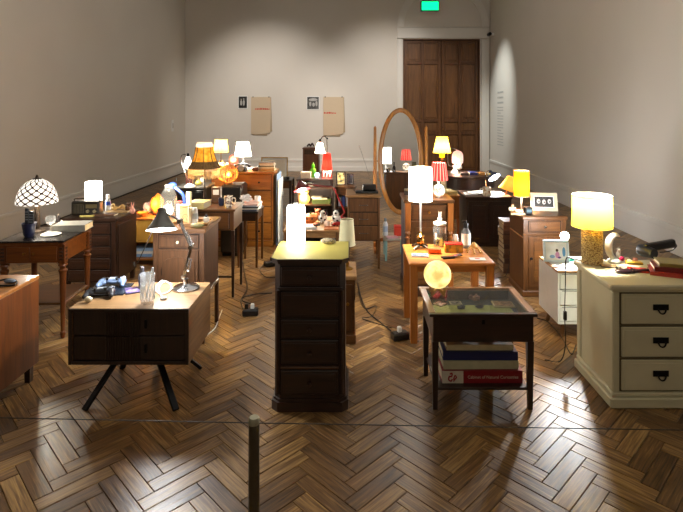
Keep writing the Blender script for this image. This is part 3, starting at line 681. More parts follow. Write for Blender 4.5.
for sx in (-1, 1):
    for sy in (.06, D-.06): MB().tube([(sx*(h-.07), sy, .105), (sx*(h-.045), sy+(.012 if sy > .1 else -.012), 0)], [.02, .013], 12).part('leg', w_ltz, th)

# X cream dresser
th, W = F('cream_dresser', 'cream painted three-drawer dresser with black ring pulls', 'dresser', 1.385, 1.93, 2.745); D = .455; h = W/2; zt = .664
bx(th, 'body', cream, -h+.026, h-.026, .024, D-.004, .08, zt-.045)
MB().box(-h+.014, h-.014, .012, D, zt-.045, zt-.03, .005).box(-h-.004, h+.004, -.006, D+.006, zt-.03, zt, .008).part('top', cream, th)
MB().box(-h, h, 0, D+.002, 0, .055, .006).box(-h+.012, h-.012, .012, D, .055, .08, .01).part('plinth', cream, th)
for x0, x1 in ((-h+.016, -h+.055), (h-.055, h-.016)): bx(th, 'corner_post', cream, x0, x1, .012, .05, .08, zt-.045, .006)
bx(th, 'corner_post', cream, -h+.016, -h+.05, D-.045, D, .08, zt-.045, .006)
for z0, z1 in ((.092, .255), (.272, .432), (.449, .61)):
    d = MB().box(-h+.065, h-.065, .012, .026, z0, z1, .004).box(-h+.08, h-.08, .009, .012, z0+.016, z1-.016, .003).part('drawer', cream, th)
    MB().box(-h+.058, h-.058, .02, .0245, z0-.007, z1+.007, .0).part('drawer_gap', creamd, d)  # brown slab paints the shade of the gap around the drawer
    zc = (z0+z1)/2+.012
    p = MB().box(-.042, .042, .005, .009, zc-.016, zc+.016, .002).part('pull_plate', iron, d)
    MB().tube([(-.02*math.cos(a), -.004-.004*math.sin(a), zc-.006-.024*math.sin(a)) for a in [PI*i/10 for i in range(11)]], .0042, 6).part('pull_ring', iron, d)

# R orange table
th, W = F('occasional_table', 'orange wooden table with square legs and tall white lamp', 'table', .392, .982, 3.5); D = .505; h = W/2; zt = .553
w_gd = wood('golden_wood', C(150, 86, 34), C(208, 134, 62), .3, 'x'); w_gdz = wood('golden_wood_upright', C(140, 80, 30), C(196, 124, 56), .32, 'z')
bx(th, 'top', w_gd, -h, h, 0, D, zt-.02, zt, .005)
legs4(th, w_gdz, W, D, zt-.02, .046, .05, .008, .01)
for y0 in (.035, D-.05): bx(th, 'apron', w_gd, -h+.06, h-.06, y0, y0+.016, zt-.07, zt-.02)
for x0 in (-h+.025, h-.041): bx(th, 'apron', w_gd, x0, x0+.016, .06, D-.06, zt-.07, zt-.02)

# S dark display table with glass top
th, W = F('display_table', 'dark vitrine table with glass top and book shelf', 'display table', .418, .98, 2.725); D = .415; h = W/2; zt = .517
felt = plain('green_felt', C(150, 160, 84), .9, var=.1, fr=40); brown_rim = wood('rim_wood', C(124, 84, 50), C(172, 124, 80), .35, 'y')
legs4(th, w_dkz, W-.02, D-.02, .365, .024, .034, .0, .008)
for y0 in (.004, D-.02): bx(th, 'apron', w_dk, -h+.014, h-.014, y0, y0+.016, .365, zt-.016, .002)
for x0 in (-h+.014, h-.03): bx(th, 'apron', w_dk, x0, x0+.016, .02, D-.02, .365, zt-.016, .002)
bx(th, 'case_floor', plain('slate_blue_lining', C(62, 74, 78), .9), -h+.03, h-.03, .02, D-.02, zt-.075, zt-.07, 0)
bx(th, 'felt', felt, -h+.05, h-.06, .03, D-.12, zt-.07, zt-.066, 0)
for nme, a in (('lid_rail', (-h-.006, h+.006, -.006, .022)), ('lid_rail', (-h-.006, h+.006, D-.022, D+.006))): bx(th, nme, w_dk if a[2] < 0 else brown_rim, a[0], a[1], a[2], a[3], zt-.016, zt, .003)
for x0 in (-h-.006, h-.030): bx(th, 'lid_rail', brown_rim, x0, x0+.036, .022, D-.022, zt-.016, zt, .003)
bx(th, 'glass_top', glass('vitrine_glass', op=.03), -h+.03, h-.03, .022, D-.022, zt-.008, zt-.003, 0)
bx(th, 'keyhole_plate', iron, -.008, .008, .0, .004, .46, .485, .001)
bx(th, 'lower_shelf', w_dk, -h+.03, h-.03, .02, D-.02, .10, .114, .003)

# P oval cheval mirror
th = T('cheval_mirror', 'tall oval cheval mirror in an orange wooden frame', 'mirror', .56, 5.9)
a_, b_, zc = .222, .572, 1.013; tilt = Matrix.Translation((0, 0, zc)) @ Matrix.Rotation(math.radians(-2.0), 4, 'X')
N = 56; m = MB(); rings = []
for i in range(N):
    t = 2*PI*i/N; ca, sa = math.cos(t), math.sin(t); R = []
    for (o_, yy) in ((-.014, -.010), (.004, -.022), (.026, -.022), (.04, -.010), (.04, .012), (-.014, .012)):
        R.append(m.bm.verts.new(tilt @ Vector(((a_+o_)*ca, yy, (b_+o_)*sa))))
    rings.append(R)
for i in range(N):
    A, B = rings[i], rings[(i+1) % N]
    for k in range(6): m._f([A[k], A[(k+1) % 6], B[(k+1) % 6], B[k]])
m.part('mirror_frame', wood('mirror_frame_wood', C(130, 82, 32), C(186, 126, 56), .3, 'z'), th)
mm, nt, out = nm('mirror_silver'); b = nd(nt, 'BsdfPrincipled'); b.inputs['Metallic'].default_value = 1; b.inputs['Roughness'].default_value = .012
n = nd(nt, 'TexNoise'); n.inputs['Scale'].default_value = 4; nt.links.new(coords(nt), n.inputs['Vector'])
nt.links.new(ramp(nt, n.outputs['Fac'], [(.3, (.80, .80, .78, 1)), (.7, (.86, .86, .85, 1))]), b.inputs['Base Color']); nt.links.new(b.outputs[0], out.inputs[0])
MB().prism([(a_*.985*math.cos(2*PI*i/N), b_*.99*math.sin(2*PI*i/N)) for i in range(N)], -.006, .004, tilt).part('mirror_glass', mm, th, 0)
MB().prism([(a_*math.cos(2*PI*i/N), b_*math.sin(2*PI*i/N)) for i in range(N)], .005, .011, tilt).part('backboard', w_dk, th, 0)
for sx in (-1, 1):
    MB().lathe([(0, .08), (.024, .08), (.022, .5), (.02, 1.0), (.016, 1.40), (0, 1.42)], sx*.295, 0, 8).part('post', wood('lit_post_wood', C(150, 92, 34), C(206, 140, 62), .3, 'z'), th)  # wood lightened to paint the lamplight on the posts
    MB().bar((sx*.295, -.2, .02), (sx*.295, .2, .02), .03, .035).box(sx*.295-.018, sx*.295+.018, -.05, .05, .03, .09, .004).part('foot', w_orz, th)
    MB().tube([(sx*(a_+.02), 0, zc), (sx*.295, 0, zc)], .006, 8).part('pivot', brass, th)
bx(th, 'cross_rail', w_orz, -.27, .27, -.012, .012, .09, .13)

# barrier post and wire
br = T('barrier_post', 'short dark metal barrier post in the foreground', 'barrier', xa(254, 1.8), 1.8)
gun = plain('gunmetal', C(86, 80, 66), .4, .7, var=.1)
MB().lathe([(0, 0), (.09, 0), (.09, .006), (.02, .012), (.019, .5), (0, .5)], 0, 0, 20).part('post', gun, br)
MB().lathe([(0, .5), (.0195, .5), (.0195, .518), (.016, .523), (0, .523)], 0, 0, 20).part('cap', plain('post_cap', C(150, 146, 122), .4, .5), br)
wire = one(MB().tube([(-1.75, .066, .497), (-.0, .0, .502), (1.9, -.044, .497)], .0016, 6), 'barrier_wire', plain('wire', C(26, 24, 22), .5), 'thin dark barrier wire stretched across the foreground', 'wire', xa(254, 1.8), 1.8)
# ------------------------------------------------------------------ lamps
WARM = (1, .84, .58); NEUT = (1, .92, .76); COOL = (.95, .98, 1)
sh_white = shade('white_fabric_shade', C(250, 246, 236), 2.2, .7)
sh_yel = shade('yellow_fabric_shade', (1.0, .70, .045, 1), .30, .30)
sh_gold = shade('golden_fabric_shade', (1.0, .40, .012, 1), .30, .03)
sh_red = shade('red_fabric_shade', (.85, .07, .04, 1), .55, .5)
sh_opal = shade('opal_glass_shade', C(250, 248, 242), 1.2, .1)
sh_opal2 = shade('opal_small_shade', C(255, 240, 214), 2.0, .5)
ceram = plain('white_glaze', C(232, 228, 220), .2, var=.03)
def drumshade(th, mat, z0, z1, r0, r1, x=0, y=0, n=32, trim=None):
    s_ = lat(th, 'shade', mat, [(r0, z0), (r1, z1)], x, y, n)
    if trim:
        for z_, r_ in ((z0, r0), (z1, r1)): MB().tube(circ(x, y, z_, r_, n), .0025, 6, True).part('shade_rim', trim, s_)
    return s_
rim_w = plain('shade_rim_tape', C(236, 226, 200), .7)
# stained glass lamp on C
def pat(nt):
    tc = nd(nt, 'TexCoord'); sep = nd(nt, 'SeparateXYZ'); nt.links.new(tc.outputs['Object'], sep.inputs[0])
    at2 = nd(nt, 'Math', operation='ARCTAN2'); nt.links.new(sep.outputs[1], at2.inputs[0]); nt.links.new(sep.outputs[0], at2.inputs[1])
    k = nd(nt, 'Math', operation='MULTIPLY'); k.inputs[1].default_value = 12/(2*PI); nt.links.new(at2.outputs[0], k.inputs[0])
    zz = nd(nt, 'Math', operation='MULTIPLY'); zz.inputs[1].default_value = 22; nt.links.new(sep.outputs[2], zz.inputs[0])
    res = []
    for op in ('ADD', 'SUBTRACT'):
        a = nd(nt, 'Math', operation=op); nt.links.new(k.outputs[0], a.inputs[0]); nt.links.new(zz.outputs[0], a.inputs[1])
        f = nd(nt, 'Math', operation='PINGPONG'); f.inputs[1].default_value = .5; nt.links.new(a.outputs[0], f.inputs[0]); res.append(f)
    mn = nd(nt, 'Math', operation='MINIMUM'); nt.links.new(res[0].outputs[0], mn.inputs[0]); nt.links.new(res[1].outputs[0], mn.inputs[1])
    mxx = nd(nt, 'Math', operation='MAXIMUM'); nt.links.new(res[0].outputs[0], mxx.inputs[0]); nt.links.new(res[1].outputs[0], mxx.inputs[1])
    lead = ramp(nt, mn.outputs[0], [(.09, C(56, 40, 30)), (.13, C(252, 248, 240))])
    dia = ramp(nt, mxx.outputs[0], [(.17, C(110, 56, 40)), (.20, (1, 1, 1, 1))])
    mu = nd(nt, 'MixRGB', blend_type='MULTIPLY'); mu.inputs[0].default_value = 1
    nt.links.new(lead, mu.inputs[1]); nt.links.new(dia, mu.inputs[2]); return mu.outputs[0]
th = T('stained_glass_lamp', 'stained glass dome lamp with white lattice shade on black-topped table', 'lamp', xa(37, 3.84), 3.84, .692)
bz = plain('bronze', C(64, 52, 42), .4, .6)
lat(th, 'base', bz, [(0, 0), (.062, 0), (.06, .008), (.035, .016), (.018, .02), (.024, .05), (.014, .19), (0, .2)])
R_ = .14; z0 = za(203, 3.84)-.692; hh = (203-179)*3.84/FPX
sh = lat(th, 'shade', shade('stained_glass', C(250, 246, 236), .32, .015, pat), [(R_, z0), (R_*1.0, z0+hh*.12), (R_*.93, z0+hh*.38), (R_*.76, z0+hh*.68), (R_*.5, z0+hh*.89), (R_*.22, z0+hh)], n=40)
MB().lathe([(R_*.23, z0+hh-.002), (R_*.2, z0+hh+.006), (.012, z0+hh+.01), (.01, z0+hh+.02), (.005, z0+hh+.032), (0, z0+hh+.034)], 0, 0, 20).part('finial', bz, sh)
tub(th, 'stem', bz, [(0, 0, .19), (0, 0, z0+hh)], .005)
bulb(th, 0, -.0, z0+.05, 2.8, NEUT)
# square white lamp on D
th = T('cube_lamp', 'glowing square white lamp behind the radio on dark chest', 'lamp', xa(93, 4.84), 4.85, .65)
bx(th, 'base', whitep, -.045, .045, -.04, .04, 0, .02); MB().box(-.06, .06, -.05, .05, .02, .275, .006).part('shade', shade('paper_shade', C(255, 250, 238), 4.0, .5), th)
# chrome swing-arm lamp on B
X, Y = at(186, 288.5, .514); L0 = Vector((X, Y, .514))
th = T('swing_arm_lamp', 'chrome swing-arm desk lamp with bell head on fluted table', 'lamp', X, Y, .514)
def rel(px, py, dy=0): return (xa(px, Y+dy)-X, dy, za(py, Y+dy)-.514)
lat(th, 'base', chrome, [(0, 0), (.078, 0), (.08, .008), (.07, .016), (.03, .022), (.016, .03), (.014, .06), (0, .06)])
p0, p1, p2, p3 = rel(184, 276), rel(191, 247), rel(180, 221), rel(165, 213)
for dx in (-.012, .012):
    tub(th, 'lower_arm', chrome, [(p0[0]+dx*.2, dx, p0[2]), (p1[0], dx, p1[2])], .006); tub(th, 'upper_arm', chrome, [(p1[0], dx, p1[2]), (p2[0], dx, p2[2])], .006)
for p in (p0, p1, p2): MB().cyl(0, 0, -.02, .02, .013, mx=Matrix.Translation(p) @ Matrix.Rotation(PI/2, 4, 'X')).part('joint', chrome, th)
def coil(a, b, r, n):
    a, b = Vector(a), Vector(b); d = b-a; u = d.orthogonal().normalized(); v = d.cross(u).normalized()
    return [a+d*(i/(n*6))+(u*math.cos(i*PI/3)+v*math.sin(i*PI/3))*r for i in range(n*6+1)]
MB().tube(coil(Vector(p0).lerp(Vector(p1), .15)+Vector((.02, 0, 0)), Vector(p0).lerp(Vector(p1), .6)+Vector((.014, 0, 0)), .008, 9), .0022, 5).part('spring', chrome, th)
MB().tube(coil(Vector(p1).lerp(Vector(p2), .1)+Vector((.016, 0, 0)), Vector(p1).lerp(Vector(p2), .6)+Vector((.012, 0, 0)), .008, 9), .0022, 5).part('spring', chrome, th)
hd = Matrix.Translation(rel(161.5, 230)) @ Matrix.Rotation(math.radians(-19), 4, 'X') @ Matrix.Rotation(math.radians(-5), 4, 'Y')
gsh = plain('graphite_metal', C(120, 118, 114), .3, .25); 
head = MB().lathe([(.089, 0), (.087, .008), (.07, .03), (.05, .058), (.037, .085), (.031, .1), (.031, .106), (.027, .108), (.027, .128), (.018, .134), (0, .134)], 0, 0, 28, mx=hd).part('lamp_head', gsh, th)
MB().lathe([(.086, .003), (.066, .03), (.046, .056), (.03, .09), (0, .09)], 0, 0, 24, mx=hd).part('reflector', plain('white_enamel', C(245, 245, 245), .4), head)
MB().ball((0, 0, 0), (.032, .032, .04), 2, mx=hd @ Matrix.Translation((0, 0, .045))).part('light_bulb', shade('white_bulb', (1, 1, 1, 1), 14, .3), head)
lamp_w = bulb(th, 0, 0, 0, 3.2, COOL, .03); lamp_w.location = hd @ Vector((0, 0, -.004))
tub(th, 'head_arm', chrome, [p2, (p2[0]-.03, 0, p2[2]+.02), hd @ Vector((.02, 0, .1))], .006)
tub(th, 'cord', blackp, sm([hd @ Vector((-.04, .03, .08)), rel(146, 245, .05), rel(136, 265, .12), (rel(134, 282, .2)[0], .2, .1)], 6), .003, 6)
# lamp jar (glass dome) on F
X, Y = xa(168.5, 3.64), 3.64
th = T('glass_jar_lamp', 'clear glass bell jar lamp with glowing bulb on walnut cabinet', 'lamp', X, Y, .79)
cy(th, 'base', w_lt, 0, 0, 0, .022, .06); gh = (225-186)*Y/FPX
lat(th, 'glass_dome', glass('clear_glass', op=.05), [(.056, .022), (.058, .05), (.058, gh*.62), (.05, gh*.78), (.03, gh*.9), (.022, gh*.93), (.024, gh), (.0, gh)])
MB().ball((0, 0, .10), (.032, .032, .04), 2).part('light_bulb', shade('bulb_glow', C(255, 240, 210), 9, .3), th); cy(th, 'socket', brass, 0, 0, .022, .07, .014)
bulb(th, 0, 0, gh+.04, 2.5, NEUT)
# salt lamp on E
X, Y = at(157, 214.5, .476)
th = T('salt_lamp', 'glowing orange salt rock lamp behind the glass jar lamp', 'lamp', X, Y, .476)
cy(th, 'base', w_dk, 0, 0, 0, .02, .05)
MB().ball((0, 0, .115), (.062, .055, .1), 3, .28, 4, 1.8).part('salt_rock', shade('salt_rock', (1, .24, .03, 1), .7, .1), th, 60)
bulb(th, 0, -.09, .13, 1.0, (1, .4, .1))
# white gooseneck lamp on H
X, Y = at(190, 187, .805)
th = T('gooseneck_lamp', 'white gooseneck lamp with glass cone shade on black nightstand', 'lamp', X, Y, .805)
lat(th, 'base', whitep, [(0, 0), (.06, 0), (.055, .012), (.02, .03), (.008, .034), (0, .034)])
def r2(px, py): return (xa(px, Y)-X, 0, za(py, Y)-.805)
tub(th, 'neck', chrome, sm([(0, 0, .03), r2(185, 172), r2(181, 160), r2(182, 155), r2(186, 154.5)], 6), .005)
lat(th, 'shade', sh_opal, [(.044, r2(188, 168)[2]), (.04, r2(188, 163)[2]), (.014, r2(188, 156)[2]), (0, r2(188, 155.5)[2])], r2(188, 0)[0]); lat(th, 'shade_cap', iron, [(.016, r2(0, 157)[2]), (.012, r2(0, 153.5)[2]), (0, r2(0, 153)[2])], r2(188, 0)[0])
bulb(th, r2(188, 0)[0], -.02, r2(0, 170)[2], 1.0, NEUT)
# fringe lamp on G
X, Y = at(205.5, 205.5, .753); Y = 4.64; X = xa(204.5, Y)
th = T('fringed_lamp', 'amber bell-shaped lampshade with long fringe on thin stand', 'lamp', X, Y, .753)
lat(th, 'base', bz, [(0, 0), (.055, 0), (.05, .012), (.012, .02), (.007, .03), (0, .03)]); tub(th, 'pole', bz, [(0, 0, .02), (0, 0, za(150, Y)-.753)], .006)
zz = lambda py: za(py, Y)-.753
def ampat(nt):
    n = nd(nt, 'TexNoise'); n.inputs['Scale'].default_value = 30; nt.links.new(coords(nt), n.inputs['Vector'])
    return ramp(nt, n.outputs['Fac'], [(.35, (.75, .26, .02, 1)), (.65, (1, .5, .06, 1))])
prof = [(.140, zz(167.5)), (.120, zz(164)), (.098, zz(159)), (.083, zz(153)), (.077, zz(148)), (.073, zz(147))]
s_ = lat(th, 'shade', shade('amber_silk', (1, .5, .06, 1), .05, .02, ampat), prof, n=40)
for k in range(8):
    a = 2*PI*k/8+.2; MB().tube([((r+.002)*math.cos(a), (r+.002)*math.sin(a), z_) for r, z_ in prof], .003, 5).part('shade_rib', plain('braid', C(84, 52, 22), .8), s_)
lat(s_, 'top_ruffle', shade('cream_ruffle', C(236, 222, 200), .3, .1), [(.073, zz(147)), (.078, zz(145.5)), (.066, zz(143.5)), (.07, zz(142.5))], n=40)
lat(s_, 'lace_skirt', plain('dark_lace', C(92, 66, 30), .9, var=.4, fr=60), [(.143, zz(167.8)), (.122, zz(163.8)), (.108, zz(161))], n=40)
MB().tube(circ(0, 0, zz(167.5), .141, 40), .005, 6, True).part('braid_band', plain('dark_braid', C(90, 66, 30), .8), s_)
fr = MB(); rr = random.Random(5)
for k in range(72):
    a = 2*PI*k/72; l = .085+rr.uniform(-.006, .006); fr.tube([(.141*math.cos(a), .141*math.sin(a), zz(168)), (.144*math.cos(a+.02), .144*math.sin(a+.02), zz(168)-l*.6), (.142*math.cos(a), .142*math.sin(a), zz(168)-l)], [.0022, .0025, .004], 5)
fo = fr.part('fringe', shade('cream_fringe', C(214, 184, 128), .03, .3), s_); fo['kind'] = 'stuff'
bulb(th, 0, 0, zz(160), 1.4, WARM)
# amber globe lamp on H2
Y = 5.72; X = xa(228.5, Y)
th = T('globe_lamp', 'amber woven globe lamp glowing on rounded black cabinet', 'lamp', X, Y, .776)
cy(th, 'base', w_md, 0, 0, 0, .014, .05)
gl = MB().ball((0, 0, .113), (.108, .108, .1), 3).part('globe', glass('amber_glass', (1, .5, .08, 1), .12), th)
for k in range(9):
    a = PI*k/9; MB().tube([(.109*math.cos(t)*math.cos(a), .109*math.cos(t)*math.sin(a), .113+.101*math.sin(t)) for t in [2*PI*i/28 for i in range(28)]], .0025, 5, True).part('cane', brass, gl)
MB().ball((0, -.0, .105), (.022, .022, .034), 2).part('light_bulb', shade('amber_bulb', (1, .75, .3, 1), 5, .3), th); bulb(th, 0, -.04, .105, .8, WARM, .02)
# yellow and white lamps on J
X, Y = xa(221, 6.22), 6.22
th = T('ceramic_lamp', 'small lamp with yellow shade and painted ceramic jug base', 'lamp', X, Y, .875)
zz = lambda py: za(py, Y)-.875
MB().lathe([(0, 0), (.04, 0), (.062, .03), (.064, .055), (.04, .085), (.022, .1), (.026, .115), (0, .116)]).ball((.07, 0, .06), (.016, .01, .03), 2).part('base', blotch('painted_jug', [(.40, C(230, 214, 170)), (.55, C(214, 168, 60)), (.62, C(60, 46, 30))], 34, .25), th)
drumshade(th, sh_yel, zz(152), zz(140), .088, .07); tub(th, 'stem', brass, [(0, 0, .11), (0, 0, zz(145))], .005); bulb(th, 0, 0, zz(146), 4, NEUT)
X, Y = xa(243, 6.2), 6.2
th = T('white_lamp', 'small all-white lamp with tapered shade on pine chest', 'lamp', X, Y, .875)
zz = lambda py: za(py, Y)-.875
lat(th, 'base', ceram, [(0, 0), (.052, 0), (.05, .01), (.02, .03), (.022, .07), (.014, .1), (0, .1)])
drumshade(th, sh_white, zz(156), zz(142), .098, .07); tub(th, 'stem', whitep, [(0, 0, .1), (0, 0, zz(150))], .005); bulb(th, 0, 0, zz(149), 5, NEUT)
# cylinder lamp on K
X, Y = xa(296, 3.01), 3.01
th = T('cylinder_lamp', 'bright white cylinder lamp on the dark pedestal cabinet', 'lamp', X, Y, .81)
rad = 9.0*Y/FPX; hh = (247-208)*Y/FPX
lat(th, 'shade', shade('opal_acrylic', C(255, 252, 244), 5.5, .5), [(0, .006), (rad*.96, .006), (rad, .01), (rad, hh-.012), (rad*.92, hh), (0, hh)], n=32); cy(th, 'base', whitep, 0, 0, 0, .006, rad*.9)
lat(th, 'cap', whitep, [(.02, hh), (.02, hh+.008), (.012, hh+.012), (.012, hh+.018), (0, hh+.018)])
# unlit lamp on L
X, Y = xa(347, 3.66), 3.66
th = T('unlit_lamp', 'unlit lamp with cream tapered shade beside the pedestal cabinet', 'lamp', X, Y, .467)
zz = lambda py: za(py, Y)-.467
cs = plain('cream_shade_fabric', C(214, 208, 170), .9, var=.04); drumshade(th, cs, zz(244.5), zz(219.5), .06, .046, trim=rim_w)
lat(th, 'base', brass, [(0, 0), (.042, 0), (.04, .01), (.014, .02), (.018, .04), (.01, .06), (.012, .11), (.007, zz(243)), (0, zz(243))])
MB().ball((0, 0, zz(236)), .02, 2).part('light_bulb', ceram, th); tub(th, 'stem', brass, [(0, 0, zz(244)), (0, 0, zz(236))], .006)
# maroon desk lamp on M1
X, Y = xa(341, 5.42), 5.42
th = T('maroon_desk_lamp', 'dark red swing-arm desk lamp standing among the toys', 'lamp', X, Y, .45)
mar = plain('maroon_enamel', C(92, 16, 20), .3); redm = plain('red_enamel', C(130, 16, 20), .35)
def r3(px, py, dy=0): return (xa(px, Y+dy)-X, dy, za(py, Y+dy)-.45)
lat(th, 'base', redm, [(0, 0), (.055, 0), (.055, .012), (.02, .02), (.008, .03), (0, .03)])
tub(th, 'lower_arm', redm, [(0, 0, .02), r3(345, 212), r3(333.5, 187)], .009); tub(th, 'upper_arm', mar, [r3(333.5, 187), r3(307, 184)], .008); MB().ball(r3(333.5, 187), .014, 2).part('joint', chrome, th)
hd = Matrix.Translation(r3(302, 190)) @ Matrix.Rotation(math.radians(-20), 4, 'X') @ Matrix.Rotation(math.radians(-14), 4, 'Y')
MB().lathe([(.088, 0), (.08, .03), (.055, .06), (.03, .082), (.02, .1), (0, .102)], 0, 0, 28, mx=hd).part('lamp_head', mar, th)
MB().ball((0, 0, .015), (.04, .04, .024), 2, mx=hd).part('light_bulb', shade('desk_bulb', (1, .97, .9, 1), 10, .3), th); o = bulb(th, 0, 0, 0, 3.5, NEUT); o.location = hd @ Vector((0, 0, -.014))
# yellow pot lamp on M2 shelf
X, Y = xa(304, 6.02), 6.02
th = T('yellow_pot_lamp', 'glowing yellow ceramic pot lamp on the shelf beside green box', 'lamp', X, Y, .512)
MB().lathe([(0, 0), (.05, 0), (.066, .03), (.066, .07), (.045, .1), (.05, .125), (.058, .135), (.04, .128), (0, .12)], wob=lambda a, z_: .04*math.cos(6*a)).part('pot', shade('yellow_pot', (1, .58, .14, 1), .55, .1), th); bulb(th, 0, -.1, .1, .8, WARM)
# bell lamp and red lamp on M2 top
X, Y = xa(327, 6.18), 6.2
th = T('bell_lamp', 'curved-neck lamp with white glass bell shade above red lamp', 'lamp', X, Y, .80)
zz = lambda py: za(py, Y)-.80; xx = lambda px: xa(px, Y)-X
lat(th, 'base', bz, [(0, 0), (.035, 0), (.03, .012), (.006, .02), (0, .02)]); tub(th, 'neck', bz, sm([(0, 0, .01), (0, 0, zz(150)), (xx(326.5), 0, zz(138.5)), (xx(323), 0, zz(136.5)), (xx(320.5), 0, zz(140))], 6), .0055)
MB().lathe([(.062, zz(153)), (.055, zz(151)), (.044, zz(147)), (.034, zz(143.5)), (.016, zz(142))], xx(320), 0, 28, wob=lambda a, z_: .05*math.cos(6*a) if z_ < zz(151.5) else 0).part('shade', sh_opal2, th)
lat(th, 'shade_cap', iron, [(.02, zz(143)), (.016, zz(140.5)), (.006, zz(139)), (0, zz(139))], xx(320)); MB().ball((xx(327), 0, zz(138.5)), .014, 2).part('finial', iron, th)
bulb(th, xx(320), -.03, zz(152), 3.0, NEUT)
X, Y = xa(327, 6.05), 6.05
th = T('red_lamp', 'small red lamp with cut-out scene on its base', 'lamp', X, Y, .80)
zz = lambda py: za(py, Y)-.80
rd = plain('red_paint', C(180, 26, 22), .4)
for x0 in (-.062, .05): bx(th, 'base_post', rd, x0, x0+.012, -.03, .03, .0, .085)
bx(th, 'base', rd, -.062, .062, -.03, .03, 0, .01); bx(th, 'base_rail', rd, -.062, .062, -.03, -.022, .085, .095); bx(th, 'base_rail', rd, -.062, .062, .022, .03, .085, .095); bx(th, 'scene_back', whitep, -.05, .05, .016, .02, .01, .085, 0)
MB().box(-.03, -.012, -.006, .006, .01, .05, .002).ball((-.02, 0, .058), .011, 2).box(.006, .022, -.006, .006, .01, .035, .002).ball((.014, 0, .043), .01, 2).part('silhouette', blackp, th)
drumshade(th, shade('red_shade_lit', (1, .05, .03, 1), .28, .02), .098, zz(153.5), .064, .044); bulb(th, 0, 0, .16, 2.0, WARM)
X, Y = xa(317, 6.0), 6.0
th = T('night_light', 'small round pale blue night light beside the red lamp', 'lamp', X, Y, .80)
cy(th, 'base', whitep, 0, 0, 0, .012, .025); MB().ball((0, 0, .04), .028, 2).part('globe', shade('blue_white_glow', C(206, 236, 255), 1.6, .4), th)
# white lamp on R
X, Y = xa(420.5, 3.88), 3.88
th = T('crystal_stem_lamp', 'tall lamp with white drum shade, glass stem and brass base', 'lamp', X, Y, .553)
zz = lambda py: za(py, Y)-.553
MB().lathe([(0, .02), (.02, .02), (.012, .028), (.026, .04), (.03, .055), (.026, .072), (.014, .082), (.026, .09), (.034, .098), (.02, .108), (.010, .115), (.008, .13), (0, .13)], 0, 0, 16).part('base', plain('polished_brass', C(176, 140, 70), .18, 1), th)
for k in range(4):
    a = PI/2*k+PI/4; MB().tube(sm([(.01*math.cos(a), .01*math.sin(a), .026), (.05*math.cos(a), .05*math.sin(a), .02), (.08*math.cos(a), .08*math.sin(a), .006)], 4), [.01]*4+[.008]*5, 8).part('foot', bz, th)
tub(th, 'stem', glass('stem_glass', op=.45), [(0, 0, .125), (0, 0, zz(202))], .0065, 12)
drumshade(th, shade('bright_white_shade', C(255, 252, 246), 4.0, .6), zz(200.5), zz(167.5), .089, .085, trim=rim_w); bulb(th, 0, 0, zz(184), 6, NEUT)
tub(th, 'harp', brass, [(0, 0, zz(204)), (0, 0, zz(192))], .004)
# lamps on Q
def pleat(nt):
    tc = nd(nt, 'TexCoord'); sep = nd(nt, 'SeparateXYZ'); nt.links.new(tc.outputs['Object'], sep.inputs[0])
    a = nd(nt, 'Math', operation='ARCTAN2'); nt.links.new(sep.outputs[1], a.inputs[0]); nt.links.new(sep.outputs[0], a.inputs[1])
    k = nd(nt, 'Math', operation='MULTIPLY'); k.inputs[1].default_value = 16/(2*PI); nt.links.new(a.outputs[0], k.inputs[0])
    f = nd(nt, 'Math', operation='PINGPONG'); f.inputs[1].default_value = .5; nt.links.new(k.outputs[0], f.inputs[0])
    return ramp(nt, f.outputs[0], [(.03, (.9, .5, .42, 1)), (.13, (.6, .03, .03, 1))])
X, Y = xa(439, 4.52), 4.52
th = T('pleated_lamp', 'lamp with red and white striped pleated shade on glass ball', 'lamp', X, Y, .83)
zz = lambda py: za(py, Y)-.83
MB().ball((0, 0, .062), (.054, .054, .054), 3).part('glass_ball', glass('ball_glass', op=.3), th); MB().ball((0, 0, .062), (.02, .02, .03), 2).cyl(0, 0, .0, .012, .034).part('base', chrome, th)
MB().lathe([(.078, zz(180)), (.074, zz(176)), (.058, zz(162.5))], 0, 0, 64, wob=lambda a, z_: .02*math.cos(32*a)).part('shade', shade('pleated_fabric', (.8, .1, .08, 1), .2, .02, pleat), th); tub(th, 'stem', chrome, [(0, 0, .11), (0, 0, zz(170))], .006); bulb(th, 0, 0, zz(172), 2.5, WARM)
X, Y = xa(442, 7.22), 7.22
th = T('tall_yellow_lamp', 'tall lamp with bright yellow shade on the drum table', 'lamp', X, Y, .69)
zz = lambda py: za(py, Y)-.69
lat(th, 'base', brass, [(0, 0), (.04, 0), (.03, .012), (.01, .022), (.008, zz(160.5)), (.022, zz(160)), (.022, zz(159)), (.008, zz(158.5)), (0, zz(158))])
drumshade(th, sh_yel, zz(152.5), zz(137), .124, .077); lat(th, 'shade_collar', shade('yellow_collar', (1, .62, .02, 1), .5, .4), [(.037, zz(157.5)), (.037, zz(152)), (0, zz(152))]); bulb(th, 0, 0, zz(147), 5, NEUT)
